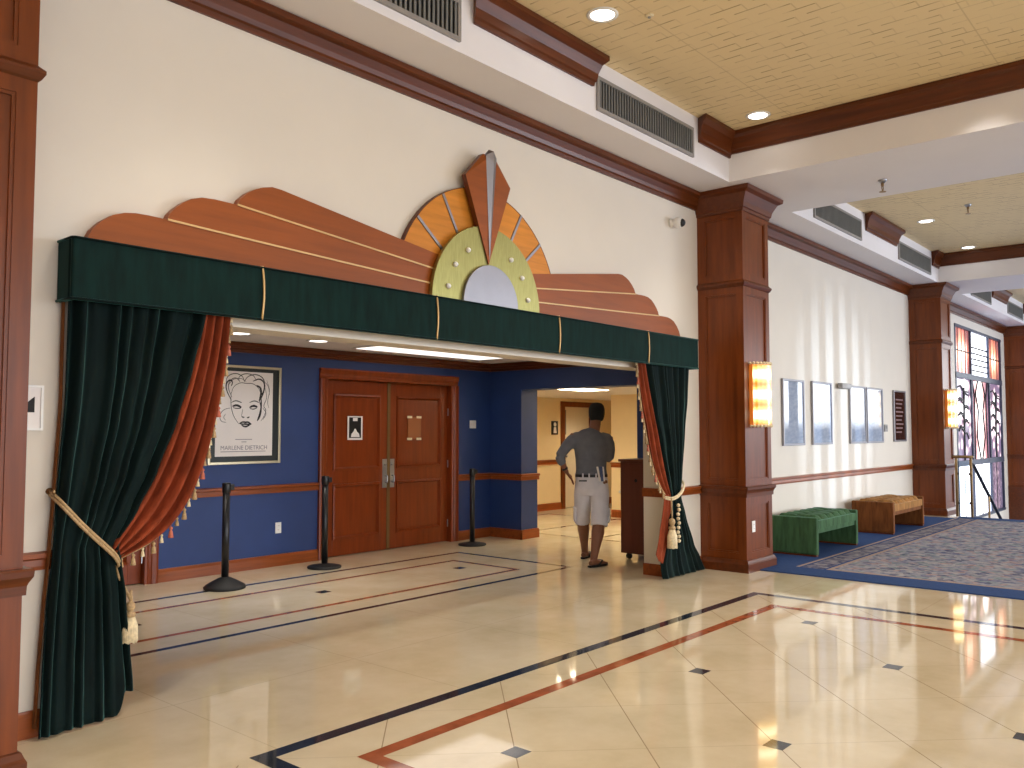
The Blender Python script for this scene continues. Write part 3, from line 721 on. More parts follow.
for pts, wd in [([(178, 250), (176, 300), (180, 350), (196, 400), (225, 440)], .004), ([(345, 250), (352, 320), (345, 370), (328, 420)], .010),
    ([(180, 312), (205, 298), (238, 312)], .006), ([(282, 310), (310, 296), (336, 308)], .006),
    ([(186, 335), (210, 325), (236, 340)], .014), ([(190, 342), (212, 348), (234, 344)], .006), ([(282, 340), (305, 326), (328, 336)], .014), ([(284, 345), (304, 350), (324, 342)], .006),
    ([(238, 392), (247, 400), (254, 398)], .008), ([(268, 398), (276, 402), (282, 394)], .008), ([(244, 350), (240, 375), (238, 390)], .003),
    ([(226, 436), (246, 425), (260, 430), (274, 425), (294, 440)], .012), ([(230, 438), (260, 440), (292, 440)], .010), ([(238, 444), (260, 458), (284, 444)], .011),
    ([(178, 260), (190, 215), (230, 190), (262, 196), (300, 192), (335, 220), (348, 260)], .004),
    ([(180, 300), (150, 240), (148, 200), (170, 175), (186, 190), (178, 215)], .009), ([(182, 280), (160, 230), (166, 185), (200, 160), (220, 180)], .005),
    ([(150, 210), (150, 160), (195, 135), (240, 150), (250, 185)], .005), ([(225, 190), (215, 160), (250, 135), (300, 140), (320, 175)], .005),
    ([(250, 185), (270, 150), (320, 135), (365, 160), (370, 215), (352, 260)], .006), ([(300, 180), (340, 160), (372, 190), (362, 250), (345, 290)], .010),
    ([(320, 205), (345, 215), (350, 250), (338, 300)], .014), ([(340, 300), (352, 340), (344, 390), (332, 415)], .010),
    ([(372, 220), (385, 280), (360, 330), (382, 350), (366, 395), (350, 420)], .004), ([(380, 170), (402, 230), (385, 300), (395, 340)], .003), ([(360, 340), (384, 372), (362, 410)], .004),
    ([(176, 345), (140, 352), (116, 385), (122, 425), (152, 430)], .004), ([(150, 380), (136, 400), (150, 418)], .003), ([(130, 190), (112, 240), (125, 300), (112, 330)], .003),
    ([(165, 205), (190, 170), (235, 165), (262, 185)], .003), ([(355, 175), (392, 200), (398, 260)], .003)]:
    stroke(pts, wd)
ink.build('line_drawing', INK, pr_)
text_mesh('MARLENE DIETRICH', .05, .56, 'lettering', GREYINK, pr_, (pu0+pu1)/2, YB-.0185, Q(0, 592)[1])
m = MB()
for (yy, xa, xb) in ((530, 205, 300), (602, 125, 380), (545, 240, 268)):
    a = Q(xa, yy); b = Q(xb, yy); m.box(a[0], b[0], YB-.0188, YB-.018, a[1]-.004, a[1]+.003)
m.build('small_print', GREYINK, pr_)

# flyer and clear holder on the doors
yd = YB+.059
t = thing('flyer', 'small white-bordered black flyer taped to the left door leaf', 'flyer', (6.675, yd, 1.53))
MB().box(6.56, 6.79, yd-.004, yd, 1.385, 1.675).build('sheet', PAPER, t)
p = MB().box(6.583, 6.767, yd-.006, yd-.004, 1.41, 1.66).build('black_panel', BLACK, t)
MB().box(6.64, 6.71, yd-.007, yd-.006, 1.615, 1.655).build('white_block', PAPER, p)
m = MB(); m.prism([(6.61, 1.42), (6.62, 1.46), (6.65, 1.49), (6.665, 1.52), (6.685, 1.52), (6.70, 1.49), (6.735, 1.46), (6.745, 1.42)], 'y', yd-.007, yd-.006); m.build('white_figure', PAPER, p)
t = thing('sign_holder', 'empty clear sign holder with four pale corner tabs on the right door leaf', 'sign holder', (7.655, yd, 1.53))
CLEAR = plain('brown_tinted_acrylic', rgb(150, 86, 48), 0.15, var=0.08)
MB().box(7.545, 7.775, yd-.004, yd, 1.39, 1.675).build('panel', CLEAR, t)
for x, z in ((7.53, 1.66), (7.695, 1.66), (7.53, 1.375), (7.695, 1.375)): MB().box(x, x+.085, yd-.007, yd-.003, z, z+.03).build('tab', CREAMT, t)

def plate(name, label, cat, x, y, z, wd, h, kind):
    t = thing(name, label, cat, (x, y, z))
    MB().box(x-wd/2, x+wd/2, y-.008, y-.0005, z-h/2, z+h/2).build('cover', WPLAST, t, bevel=.002)
    if kind == 'outlet':
        for dz in (.022, -.022):
            m = MB(); m.box(x-.016, x+.016, y-.010, y-.008, z+dz-.013, z+dz+.013); f_ = m.build('socket', PAPER, t)
            m = MB(); m.box(x-.008, x-.005, y-.0105, y-.0099, z+dz-.004, z+dz+.006); m.box(x+.005, x+.008, y-.0105, y-.0099, z+dz-.004, z+dz+.006); m.build('slot', BLACK, f_)
    else:
        for dx in ((-.025, .025) if wd > .1 else (0,)): MB().box(x+dx-.012, x+dx+.012, y-.012, y-.008, z-.025, z+.025).build('rocker', PAPER, t)
plate('power_outlet', 'white power outlet low on the blue wall', 'outlet', 5.56, YB, .42, .075, .12, 'outlet')
plate('power_outlet', 'white power outlet on the front of the cherry column', 'outlet', 8.70, 4.048, .47, .075, .12, 'outlet')
plate('light_switch', 'white switch plate on the blue wall right of the doors', 'switch', 8.71, YB, 1.585, .125, .11, 'switch')

# ------------------------------------------------------------------ stanchions
def stanchion(x, y, dome, label):
    t = thing('stanchion', label, 'stanchion', (x, y, 0), 'black belt stanchions')
    if dome: prof = [(.19, .001), (.195, .02), (.18, .035), (.11, .075), (.06, .10), (.04, .11)]
    else: prof = [(.18, .001), (.185, .012), (.18, .022), (.12, .034), (.05, .045), (.035, .05)]
    MB().lathe(prof, (x, y, 0), 32).build('base', RUBBER, t, smooth=True)
    MB().lathe([(.034, prof[-1][1]), (.034, .91)], (x, y, 0), 20).build('post', BLACK, t, smooth=True)
    m = MB(); m.lathe([(.036, .905), (.04, .91), (.04, .99), (.036, 1.0), (.001, 1.0)], (x, y, 0), 20); hd_ = m.build('belt_head', BLACK, t, smooth=True)
    MB().box(x+.03, x+.07, y-.03, y+.012, .93, .985).build('belt_clip', RUBBER, hd_, bevel=.004)
stanchion(4.45, 7.42, True, 'black belt stanchion with a domed base in front of the poster')
stanchion(5.82, 7.70, False, 'black belt stanchion standing at the left side of the double door')
stanchion(8.22, 7.74, False, 'black belt stanchion standing at the right side of the double door')

# ------------------------------------------------------------------ podium on casters
t = thing('podium', 'plain brown ticket podium on casters beside the right curtain', 'podium', (8.72, 5.3, 0))
kx0, kx1, ky0, ky1 = 8.46, 9.0, 4.99, 5.60
m = MB(); m.box(kx0+.012, kx1, ky0+.01, ky1-.01, .075, 1.135); m.build('body', KIOSKW, t, bevel=.004)
m = MB(); m.box(kx0-.008, kx1+.01, ky0-.01, ky1+.01, 1.135, 1.165); m.build('top', KIOSKW, t, bevel=.005)
d = MB().box(kx0, kx0+.012, ky0+.03, ky1-.03, .10, 1.12).build('back_panel', KIOSKW, t, bevel=.003)
MB().lathe([(.02, 0), (.02, -.004), (.001, -.004)], (kx0, 5.37, .92), 12, 'x').build('cable_grommet', BLACK, d)
MB().ball((kx0+.02, ky1+.005, .78), .016).build('latch', WPLAST, t, smooth=True)
for x in (kx0+.08, kx1-.08):
    for y in (ky0+.08, ky1-.08):
        m = MB(); m.lathe([(.035, -.014), (.037, -.008), (.037, .008), (.035, .014)], (x, y, .038), 16, 'x'); c = m.build('caster', RUBBER, t, smooth=True)
        MB().box(x-.022, x+.022, y-.02, y+.02, .068, .076).build('caster_plate', STEEL, c)

# ------------------------------------------------------------------ benches
def bench(x0, x1, y0, y1, sm, cm, label):
    t = thing('bench', label, 'bench', ((x0+x1)/2, (y0+y1)/2, .012), 'upholstered benches')
    z = .012; H = .468
    for a, b in ((x0, x0+.07), (x1-.07, x1)): MB().box(a, b, y0, y1, z+.02, H).build('end_panel', sm, t, bevel=.012)
    for a, b in ((x0+.005, x0+.065), (x1-.065, x1-.005)): MB().box(a, b, y0+.01, y1-.01, z, z+.02).build('foot', WOODX, t)
    MB().box(x0+.07, x1-.07, y0+.02, y1-.02, .275, .335).build('seat_frame', sm, t, bevel=.008)
    nx, ny = 6, 2
    def fn(u, v):
        e = min(1, min(u, 1-u)*14)*min(1, min(v, 1-v)*8); e = e**.5
        tu = abs(math.sin(PI*nx*u))*abs(math.sin(PI*ny*v)); tuft = tu**.35
        return (x0+.075+(x1-x0-.15)*u, y0+.004+(y1-y0-.008)*v, 0.36 + (.085 + .045*tuft)*e)
    m = MB().grid(fn, 72, 24)
    n1 = 73
    m.box(x0+.075, x1-.075, y0+.004, y1-.004, .335, .43)
    c = m.build('cushion', cm, t, smooth=False)
    m = MB()
    for i in range(1, nx):
        x = x0+.075+(x1-x0-.15)*i/nx; m.ball((x, (y0+y1)/2, .448), .014, 10, (1, 1, .5))
    m.build('tuft_buttons', cm, c, smooth=True)
bench(10.02, 11.44, 3.87, 4.45, BGREEN, BGREEN, 'green velvet bench with tufted seat beside the cherry column')
bench(12.88, 14.42, 3.86, 4.45, BBROWN, BTAN, 'brown bench with tan tufted seat farther along the wall')

# ------------------------------------------------------------------ pictures on the long wall
def picture(x0, x1, z0, z1, mat, label, dark=False):
    t = thing('wall_picture', label, 'picture', ((x0+x1)/2, YW, z0), 'framed pictures on the long wall')
    m = MB(); q = .028; y = YW-.035
    m.box(x0, x0+q, y, YW-.001, z0, z1); m.box(x1-q, x1, y, YW-.001, z0, z1); m.box(x0+q, x1-q, y, YW-.001, z0, z0+q); m.box(x0+q, x1-q, y, YW-.001, z1-q, z1)
    m.build('frame', SILVER, t, bevel=.004)
    p = MB().box(x0+q, x1-q, YW-.02, YW-.002, z0+q, z1-q).build('glazed_print', mat, t)
    return t, p
picture(10.70, 11.41, 1.30, 2.18, PRINTA, 'silver framed picture nearest the cherry column')
picture(11.70, 12.44, 1.30, 2.19, PRINTA, 'silver framed picture second from the cherry column')
picture(13.19, 13.91, 1.30, 2.19, PRINTA, 'silver framed picture, first of the close pair past the grey lamp')
picture(13.96, 14.74, 1.30, 2.19, PRINTA, 'silver framed picture, second of the close pair past the grey lamp')
t, p = picture(15.33, 16.0, 1.31, 2.19, PRINTB, 'dark framed text panel next to the far column')
m = MB(); FAINT = plain('faded_lettering', rgb(126, 96, 92), 0.6, var=0.1)
for i in range(9): m.box(15.45, 15.86-.05*(i % 3), YW-.0215, YW-.02, 2.02-.07*i, 2.045-.07*i)
m.build('text_lines', FAINT, p)
t = thing('picture_lamp', 'small grey lamp box on the wall between the pictures', 'lamp', (12.9, YW, 2.14))
MB().box(12.68, 13.06, YW-.10, YW-.03, 2.12, 2.20).build('housing', VENTG, t, bevel=.008); MB().box(12.82, 12.92, YW-.03, YW-.001, 2.13, 2.19).build('bracket', VENTD, t)
t = thing('thermostat', 'little grey box on the wall below the close pair of pictures', 'thermostat', (14.86, YW, 1.55))
MB().box(14.79, 14.93, YW-.04, YW-.001, 1.48, 1.60).build('housing', VENTG, t, bevel=.006); MB().box(14.82, 14.90, YW-.043, YW-.04, 1.53, 1.58).build('dial', VENTD, t)
# framed notice at the left edge
t = thing('framed_notice', 'small white framed notice on the wall beside the left column', 'notice', (1.61, YW, 1.5))
m = MB(); q = .012
for bx in ((1.51, 1.522, 1.50, 1.725), (1.70, 1.712, 1.50, 1.725), (1.522, 1.70, 1.50, 1.512), (1.522, 1.70, 1.713, 1.725)): m.box(bx[0], bx[1], YW-.015, YW-.001, bx[2], bx[3])
m.build('frame', WPLAST, t)
p = MB().box(1.522, 1.70, YW-.008, YW-.002, 1.512, 1.713).build('sheet', PAPER, t)
m = MB(); m.prism([(1.54, 1.59), (1.672, 1.59), (1.672, 1.668), (1.655, 1.655), (1.635, 1.635), (1.625, 1.645), (1.61, 1.625), (1.54, 1.62)], 'y', YW-.009, YW-.008)
m.prism([(1.60, 1.69), (1.64, 1.69), (1.63, 1.68), (1.61, 1.67)], 'y', YW-.009, YW-.008); m.build('dark_picture', INK, p)
# security camera
t = thing('security_camera', 'white dome security camera high on the wall beside the cherry column', 'camera', (8.0, YW, 3.72))
MB().lathe([(.05, 0), (.05, -.02), (.04, -.03), (.035, -.05)], (7.93, YW-.001, 3.705), 20, 'y').build('mount', WPLAST, t, smooth=True)
b = MB().ball((7.93, YW-.09, 3.70), .06, 20).build('housing', WPLAST, t, smooth=True)
MB().ball((7.935, YW-.122, 3.695), .045, 16).build('lens', BLACK, b, smooth=True)

# ------------------------------------------------------------------ sconces
def amber():
    m, nt, b = new_mat('amber_lit_glass')
    tc = N(nt, 'ShaderNodeTexCoord'); sx = N(nt, 'ShaderNodeSeparateXYZ'); L(nt, tc.outputs['Generated'], sx.inputs[0])
    mu = N(nt, 'ShaderNodeMath', operation='MULTIPLY'); mu.inputs[1].default_value = 3.0*2*PI; L(nt, sx.outputs[2], mu.inputs[0])
    co = N(nt, 'ShaderNodeMath', operation='COSINE'); L(nt, mu.outputs[0], co.inputs[0])
    r = ramp(nt, [(0.0, rgb(255, 246, 206)), (0.55, rgb(253, 212, 110)), (1.0, rgb(226, 150, 50))])
    ad = N(nt, 'ShaderNodeMath', operation='MULTIPLY_ADD'); ad.inputs[1].default_value = .5; ad.inputs[2].default_value = .5; L(nt, co.outputs[0], ad.inputs[0])
    L(nt, ad.outputs[0], r.inputs['Fac']); L(nt, r.outputs['Color'], b.inputs['Emission Color']); L(nt, r.outputs['Color'], b.inputs['Base Color'])
    rs = ramp(nt, [(0.0, (1, 1, 1, 1)), (1.0, (.25, .25, .25, 1))]); L(nt, ad.outputs[0], rs.inputs['Fac'])
    st = N(nt, 'ShaderNodeMath', operation='MULTIPLY'); st.inputs[1].default_value = 2.6; L(nt, rs.outputs['Color'], st.inputs[0])
    L(nt, st.outputs[0], b.inputs['Emission Strength']); b.inputs['Roughness'].default_value = .15
    return m
AMBER = amber()
AMBERD = emit('amber_side_glass', rgb(190, 100, 30), .55)
def sconce(xc, label):
    yf = 4.048; z0, z1, wd = 1.54, 2.235, .17
    t = thing('wall_sconce', label, 'wall lamp', (xc, yf, z0), 'amber column sconces')
    MB().box(xc-.10, xc+.10, yf-.03, yf-.001, z0+.02, z1-.02).build('back_plate', BRASS, t, bevel=.005)
    n = 18; m = MB(); prof = []
    for i in range(n+1):
        a = PI*i/n; rr = 1 + (.04 if i % 2 else 0); prof.append((xc + wd*math.cos(a)*rr, yf-.03-.13*math.sin(a)*rr))
    m.prism(prof, 'z', z0+.02, z1-.02); m.build('glass_shade', AMBER, t)
    for s in (-1, 1):
        m = MB(); m.box(xc+s*(wd-.005)-.014, xc+s*(wd-.005)+.014, yf-.055, yf-.012, z0+.02, z1-.02); m.build('side_rod', AMBERD, t, bevel=.006)
    for z in (z0, z1-.02):
        m = MB()
        for i in range(13):
            a = PI*i/12; m.ball((xc+(wd+.004)*math.cos(a), yf-.03-.134*math.sin(a), z+.01), .017, 8)
        m.build('bead_rim', CREAMT, t, smooth=True)
sconce(8.80, 'glowing amber sconce on the column right of the portal')
sconce(16.72, 'glowing amber sconce on the far column beside the stair')

# ------------------------------------------------------------------ ceiling fittings
LENS = emit('lamp_lens', (1.0, .93, .82, 1), 9.0)
LENSA = emit('alcove_lens', (1.0, .95, .88, 1), 6.0)
def downlight(x, y, z, label, group, r=.095, lens=LENS, lamp=None):
    t = thing('downlight', label, 'ceiling light', (x, y, z), group)
    MB().lathe([(r, 0), (r+.025, -.001), (r+.025, -.008), (r, -.012), (r-.004, -.004)], (x, y, z), 28).build('trim_ring', WPLAST, t, smooth=True)
    MB().lathe([(.001, -.003), (r-.003, -.003), (r-.003, -.006), (.001, -.012)], (x, y, z), 28).build('lens', lens, t, smooth=True)
    if lamp:
        ld = bpy.data.lights.new('downlight_or_fill', 'SPOT'); ld.energy = lamp; ld.color = (1, .92, .80) if x < 9 else (1, .97, .92); ld.spot_size = math.radians(82); ld.spot_blend = 1.0; ld.shadow_soft_size = .09
        lo = bpy.data.objects.new('downlight_or_fill', ld); COL.objects.link(lo); lo.location = (x, y, z-.03)
LE = 165
downlight(5.18, 3.55, Z2, 'round downlight in the near tan coffer, above the pediment', 'coffer downlights', lamp=LE)
downlight(7.88, 3.55, Z2, 'round downlight in the near tan coffer, close to the white beam', 'coffer downlights', lamp=LE)
downlight(13.55, 3.5, Z2, 'round downlight in the middle of the second tan coffer', 'coffer downlights', lamp=34)
downlight(15.98, 3.47, Z2, 'round downlight at the far end of the second tan coffer', 'coffer downlights', lamp=34)
def spot(x, y, z, e, col=(1, .95, .88), size=82, soft=.12):
    ld = bpy.data.lights.new('downlight_or_fill', 'SPOT'); ld.energy = e; ld.color = col; ld.spot_size = math.radians(size); ld.spot_blend = 1.0; ld.shadow_soft_size = soft
    lo = bpy.data.objects.new('downlight_or_fill', ld); COL.objects.link(lo); lo.location = (x, y, z); return lo
for x, y in ((2.48, 3.55), (10.9, 3.5), (-.6, 3.4), (19.5, 3.4)): spot(x, y, Z2-.03, LE if x < 9 else 34, (1, .92, .80) if x < 9 else (1, .97, .92))
for x, y in ((2.48, 1.6), (5.18, 1.6), (7.88, 1.6), (10.9, 1.2), (13.55, 1.2), (2.5, -1), (5.2, -1), (7.9, -1), (13.5, -2), (-3, .8)): spot(x, y, Z2-.03, 100 if x < 9 else 40, (1, .96, .89), 92)  # unseen spots added to brighten the floor
for x, lab in ((4.55, 'round downlight in the alcove ceiling next to the left curtain'), (5.48, 'round downlight in the alcove ceiling above the double door')):
    downlight(x, 7.40, 2.45, lab, 'alcove downlights', .10, LENSA, lamp=34)
t = thing('panel_light', 'long flat light panel glowing in the alcove ceiling', 'ceiling light', (7.3, 7.3, 2.45))
MB().box(6.2, 8.35, 6.75, 7.75, 2.44, 2.4495).build('frame', WPLAST, t)
MB().box(6.24, 8.31, 6.79, 7.71, 2.436, 2.44).build('diffuser', emit('alcove_panel', (1.0, .96, .92, 1), 1.5), t)
t = thing('panel_light', 'flat light panel in the hallway ceiling over the opening', 'ceiling light', (10.3, 7.4, 2.12))
MB().box(9.95, 10.75, 7.25, 7.75, 2.11, 2.1195).build('frame', WPLAST, t); MB().box(9.98, 10.72, 7.28, 7.72, 2.106, 2.11).build('diffuser', emit('hall_panel', (1.0, .86, .62, 1), 26), t)
t = thing('panel_light', 'flat light panel in the hallway ceiling over the person', 'ceiling light', (10.4, 6.2, 2.12))
MB().box(9.95, 10.75, 5.85, 6.35, 2.11, 2.1195).build('frame', WPLAST, t); MB().box(9.98, 10.72, 5.88, 6.32, 2.106, 2.11).build('diffuser', MATS['hall_panel'], t)
def area(x, y, z, sx, sy, e, col, rot=(0, 0, 0), name='ceiling_panel_lamp'):
    ld = bpy.data.lights.new(name, 'AREA'); ld.shape = 'RECTANGLE'; ld.size = sx; ld.size_y = sy; ld.energy = e; ld.color = col
    lo = bpy.data.objects.new(name, ld); COL.objects.link(lo); lo.location = (x, y, z); lo.rotation_euler = rot; return lo
spot(3.6, 7.0, 2.42, 60, (1, .95, .88), 110); spot(5.7, 6.3, 2.42, 48, (1, .95, .88), 84); spot(4.4, 6.0, 2.42, 50, (1, .95, .88), 90); spot(7.2, 5.9, 2.42, 26, (1, .95, .88), 60)  # added spots without fixtures that brighten the alcove
for x, y in ((13.4, 9.2), (11.3, 9.0), (11.3, 6.6)): spot(x, y, 2.10, 75, (1, .85, .62), 150)
# smoke detector, sprinklers
t = thing('smoke_detector', 'tiny white smoke detector on the tan coffer', 'smoke detector', (5.42, 3.29, Z2))
MB().lathe([(.034, 0), (.034, -.008), (.025, -.014), (.001, -.014)], (5.42, 3.29, Z2), 20).build('housing', CREAMT, t, smooth=True); MB().lathe([(.012, -.013), (.012, -.022), (.001, -.022)], (5.42, 3.29, Z2), 12).build('test_button', VENTG, t)
def sprinkler(x, y, z, label):
    t = thing('sprinkler', label, 'sprinkler', (x, y, z), 'ceiling sprinklers')
    MB().lathe([(.045, 0), (.045, -.006), (.025, -.03), (.001, -.03)], (x, y, z), 18).build('escutcheon', STEEL, t, smooth=True)
    m = MB(); m.lathe([(.016, -.03), (.016, -.06), (.01, -.07)], (x, y, z), 10); m.tube([(x-.02, y, z-.06), (x-.024, y, z-.09), (x, y, z-.125)], .005, 6); m.tube([(x+.02, y, z-.06), (x+.024, y, z-.09), (x, y, z-.125)], .005, 6); m.build('frame_arms', BRASS, t, smooth=True)
    MB().lathe([(.001, -.12), (.035, -.124), (.035, -.128), (.001, -.13)], (x, y, z), 14).build('deflector', BRASS, t)
sprinkler(9.21, 2.79, Z1, 'brass sprinkler hanging under the near white beam')
sprinkler(12.95, 2.80, Z2, 'brass sprinkler hanging in the second tan coffer')
VL = ['grey air vent in the white fascia at the top edge left of the wood crown', 'grey air vent in the white fascia of the near coffer, toward the column',
      'grey air vent at the near end of the second coffer', 'grey air vent at the far end of the second coffer', 'grey air vent at the near end of the third coffer', 'grey air vent at the far end of the third coffer']
i = 0
for vv in VENTS:
    for a, b in vv:
        t = thing('air_vent', VL[i], 'vent', ((a+b)/2, 4.04, 4.18), 'fascia air vents'); i += 1
        m = MB(); y0, y1, z0, z1, q = 4.018, 4.0395, 4.185, 4.48, .03
        m.box(a, a+q, y0, y1, z0, z1); m.box(b-q, b, y0, y1, z0, z1); m.box(a+q, b-q, y0, y1, z0, z0+q); m.box(a+q, b-q, y0, y1, z1-q, z1)
        m.build('frame', VENTG, t)
        MB().box(a+q, b-q, 4.034, 4.0395, z0+q, z1-q).build('backing', BLACK, t)
        m = MB(); x = a+q+.02
        while x < b-q-.01: m.box(x-.009, x+.009, y0+.004, 4.030, z0+q, z1-q); x += .042
        m.build('slats', VENTD, t)

# hall sign
t = thing('hall_sign', 'small black sign with a white symbol beside the hallway door', 'sign', (12.90, 10.0, 1.55))
p = MB().box(12.80, 12.99, 9.985, 9.999, 1.42, 1.68).build('plate', BLACK, t)
m = MB(); m.lathe([(.04, 0), (.04, -.003), (.001, -.003)], (12.895, 9.985, 1.615), 16, 'y'); m.prism([(12.845, 1.45), (12.945, 1.45), (12.925, 1.565), (12.865, 1.565)], 'y', 9.982, 9.985); m.build('symbol', PAPER, p)

# ------------------------------------------------------------------ stair, railing, stained glass
w = MB()
for s in range(12):
    x = 16.4 + .29*s; w.box(x, x+.29, -9, YW, -2.2, -.155*(s+1))
w.box(16.4+.29*12, 30, -9, YW, -2.2, -1.95)
struct(w.build('floor_stairs', CBLUE), 'carpeted stair going down past the far column')
w = MB(); w.box(30, 30.2, -9, -8.5, -2.2, 4.7); w.box(30, 30.2, 4.0, 4.82, -2.2, 4.7); w.box(30, 30.2, -8.5, 4.0, 4.3, 4.7); w.box(30, 30.2, -8.5, 4.0, -2.2, -1.2); struct(w.build('wall_far', CREAM))
w = MB(); w.box(30.02, 30.1, -8.5, 4.0, 1.42, 1.50); w.box(30.0, 30.15, -3.42, -3.14, -1.2, 4.3)
for y in (-7.5, -5.6, -2.7, -1.75, -.7, .9, 2.4): w.box(30.02, 30.08, y-.03, y+.03, 1.05, 1.56)
struct(w.build('reflected_bars', WFRAME))  # unseen rail and post added to reflect in the picture glass
t = thing('stair_railing', 'brass stair railing with clear panel and dark sloping handrail', 'railing', (16.32, 3.7, 0))
for y in (3.83, 3.60): MB().box(16.30, 16.345, y-.02, y+.02, .0125, 1.02).build('post', BRASS, t, bevel=.004)
MB().tube([(16.32, 3.90, 1.045), (16.32, 3.56, 1.045)], .025, 12).build('top_rail', BRASS, t, smooth=True)
m, nt, b = new_mat('clear_rail_glass'); b.inputs['Transmission Weight'].default_value = 1; b.inputs['Roughness'].default_value = .02; b.inputs['Base Color'].default_value = (.85, .93, 1, 1); b.inputs['IOR'].default_value = 1.1
MB().box(16.318, 16.326, 3.62, 3.81, .1, .97).build('glass_panel', MATS['clear_rail_glass'], t)
for y in (3.62, 3.81):
    for z in (.25, .75): MB().box(16.305, 16.34, y-.02, y+.02, z-.02, z+.02).build('glass_clamp', BLACK, t)
MB().tube([(16.33, 3.60, .93), (16.5, 3.60, .90), (18.6, 3.60, -.22), (19.6, 3.6, -.75)], .028, 12).build('handrail', LEAD, t, smooth=True)
for x in (17.6, 19.3):
    zt = .90 - (x-16.5)*.535; st_ = -.155*(int((x-16.4)/.29)+1); MB().lathe([(.018, st_), (.018, zt)], (x, 3.6, 0), 10).build('baluster', BRASS, t)

def pane_mat(name, kind):
    m, nt, b = new_mat(name)
    tc = N(nt, 'ShaderNodeTexCoord'); sx = N(nt, 'ShaderNodeSeparateXYZ'); L(nt, tc.outputs['Generated'], sx.inputs[0])
    def M(op, a, c=None, d=None):
        n = N(nt, 'ShaderNodeMath', operation=op)
        for i_, x in enumerate((a, c, d)):
            if x is None: continue
            if isinstance(x, (int, float)): n.inputs[i_].default_value = x
            else: L(nt, x, n.inputs[i_])
        return n.outputs[0]
    U, V = sx.outputs[0], sx.outputs[2]
    du = M('ABSOLUTE', M('SUBTRACT', U, .5))
    f = noise(nt, coords(nt, (6, 1, 3)), 2.5, 4)
    if kind == 'amber':                # reeded rust glass with a hot spot
        g = M('ADD', M('MULTIPLY', du, 1.3), M('MULTIPLY', M('ABSOLUTE', M('SUBTRACT', V, .45)), 1.0)); g = M('ADD', g, M('MULTIPLY', M('SUBTRACT', f, .5), .35))
        g = M('ADD', g, M('MULTIPLY', M('SINE', M('MULTIPLY', U, 70)), .05))
        stops = [(.12, rgb(255, 236, 214)), (.34, rgb(226, 150, 116)), (.65, rgb(150, 82, 66)), (.95, rgb(100, 54, 50))]; s = 3.2
    elif kind == 'white':
        g = M('ADD', M('MULTIPLY', du, .8), M('MULTIPLY', f, .5)); stops = [(.2, (1, 1, 1, 1)), (.6, rgb(230, 236, 255)), (.9, rgb(150, 150, 170))]; s = 3.5
    elif kind == 'flame':
        wv = M('MULTIPLY', M('SINE', M('MULTIPLY', V, 9)), .06)
        g = M('ADD', M('ADD', M('MULTIPLY', du, 1.7), wv), M('MULTIPLY', M('SUBTRACT', f, .5), .5)); stops = [(.12, (1, 1, 1, 1)), (.32, rgb(250, 214, 206)), (.5, rgb(170, 110, 112)), (.8, rgb(96, 70, 88))]; s = 2.6
    elif kind == 'leaf':
        vo = N(nt, 'ShaderNodeTexVoronoi'); vo.inputs['Scale'].default_value = 5.0; L(nt, coords(nt, (1, 1, .8)), vo.inputs['Vector'])
        g = M('ADD', M('MULTIPLY', vo.outputs['Distance'], 1.1), M('MULTIPLY', M('ABSOLUTE', M('SUBTRACT', V, .55)), .9)); g = M('ADD', g, M('MULTIPLY', du, .25))
        stops = [(.5, (1, 1, 1, 1)), (.66, rgb(226, 206, 212)), (.82, rgb(150, 122, 130)), (1.0, rgb(80, 66, 84))]; s = 3.4
    else:                              # dusk: dim purple
        g = M('ADD', f, M('MULTIPLY', du, .4)); stops = [(.35, rgb(230, 196, 206)), (.55, rgb(120, 100, 122)), (.8, rgb(64, 56, 78))]; s = 1.3
    r = ramp(nt, stops); L(nt, g, r.inputs['Fac'])
    L(nt, r.outputs['Color'], b.inputs['Emission Color']); b.inputs['Emission Strength'].default_value = s
    b.inputs['Base Color'].default_value = (.08, .08, .1, 1); b.inputs['Roughness'].default_value = .15
    return m
PM = {k_: pane_mat('stained_glass_' + k_, k_) for k_ in ('amber', 'white', 'flame', 'leaf', 'dusk')}
r = bpy.data.objects.new('window_1', None); COL.objects.link(r); r.location = (21.8, YW, 0); r['_loc'] = (21.8, YW, 0); struct(r, 'tall stained glass window above the stair')
wx = [19.6, 21.0, 22.72, 24.05]; wz = [-.45, .80, 2.68, 3.76]; b_ = .09
m = MB()
for x in (wx[0]+b_/2, wx[1], wx[2], wx[3]-b_/2): m.box(x-b_/2, x+b_/2, YW-.01, YW+.09, wz[0], wz[3])
for z in wz: m.box(wx[0], wx[3], YW-.02, YW+.09, max(wz[0], z-.06), min(wz[3], z+.06))
m.build('window_frame', WFRAME, r)
kinds = [['white', 'white', 'dusk'], ['leaf', 'flame', 'leaf'], ['amber', 'white', 'amber']]
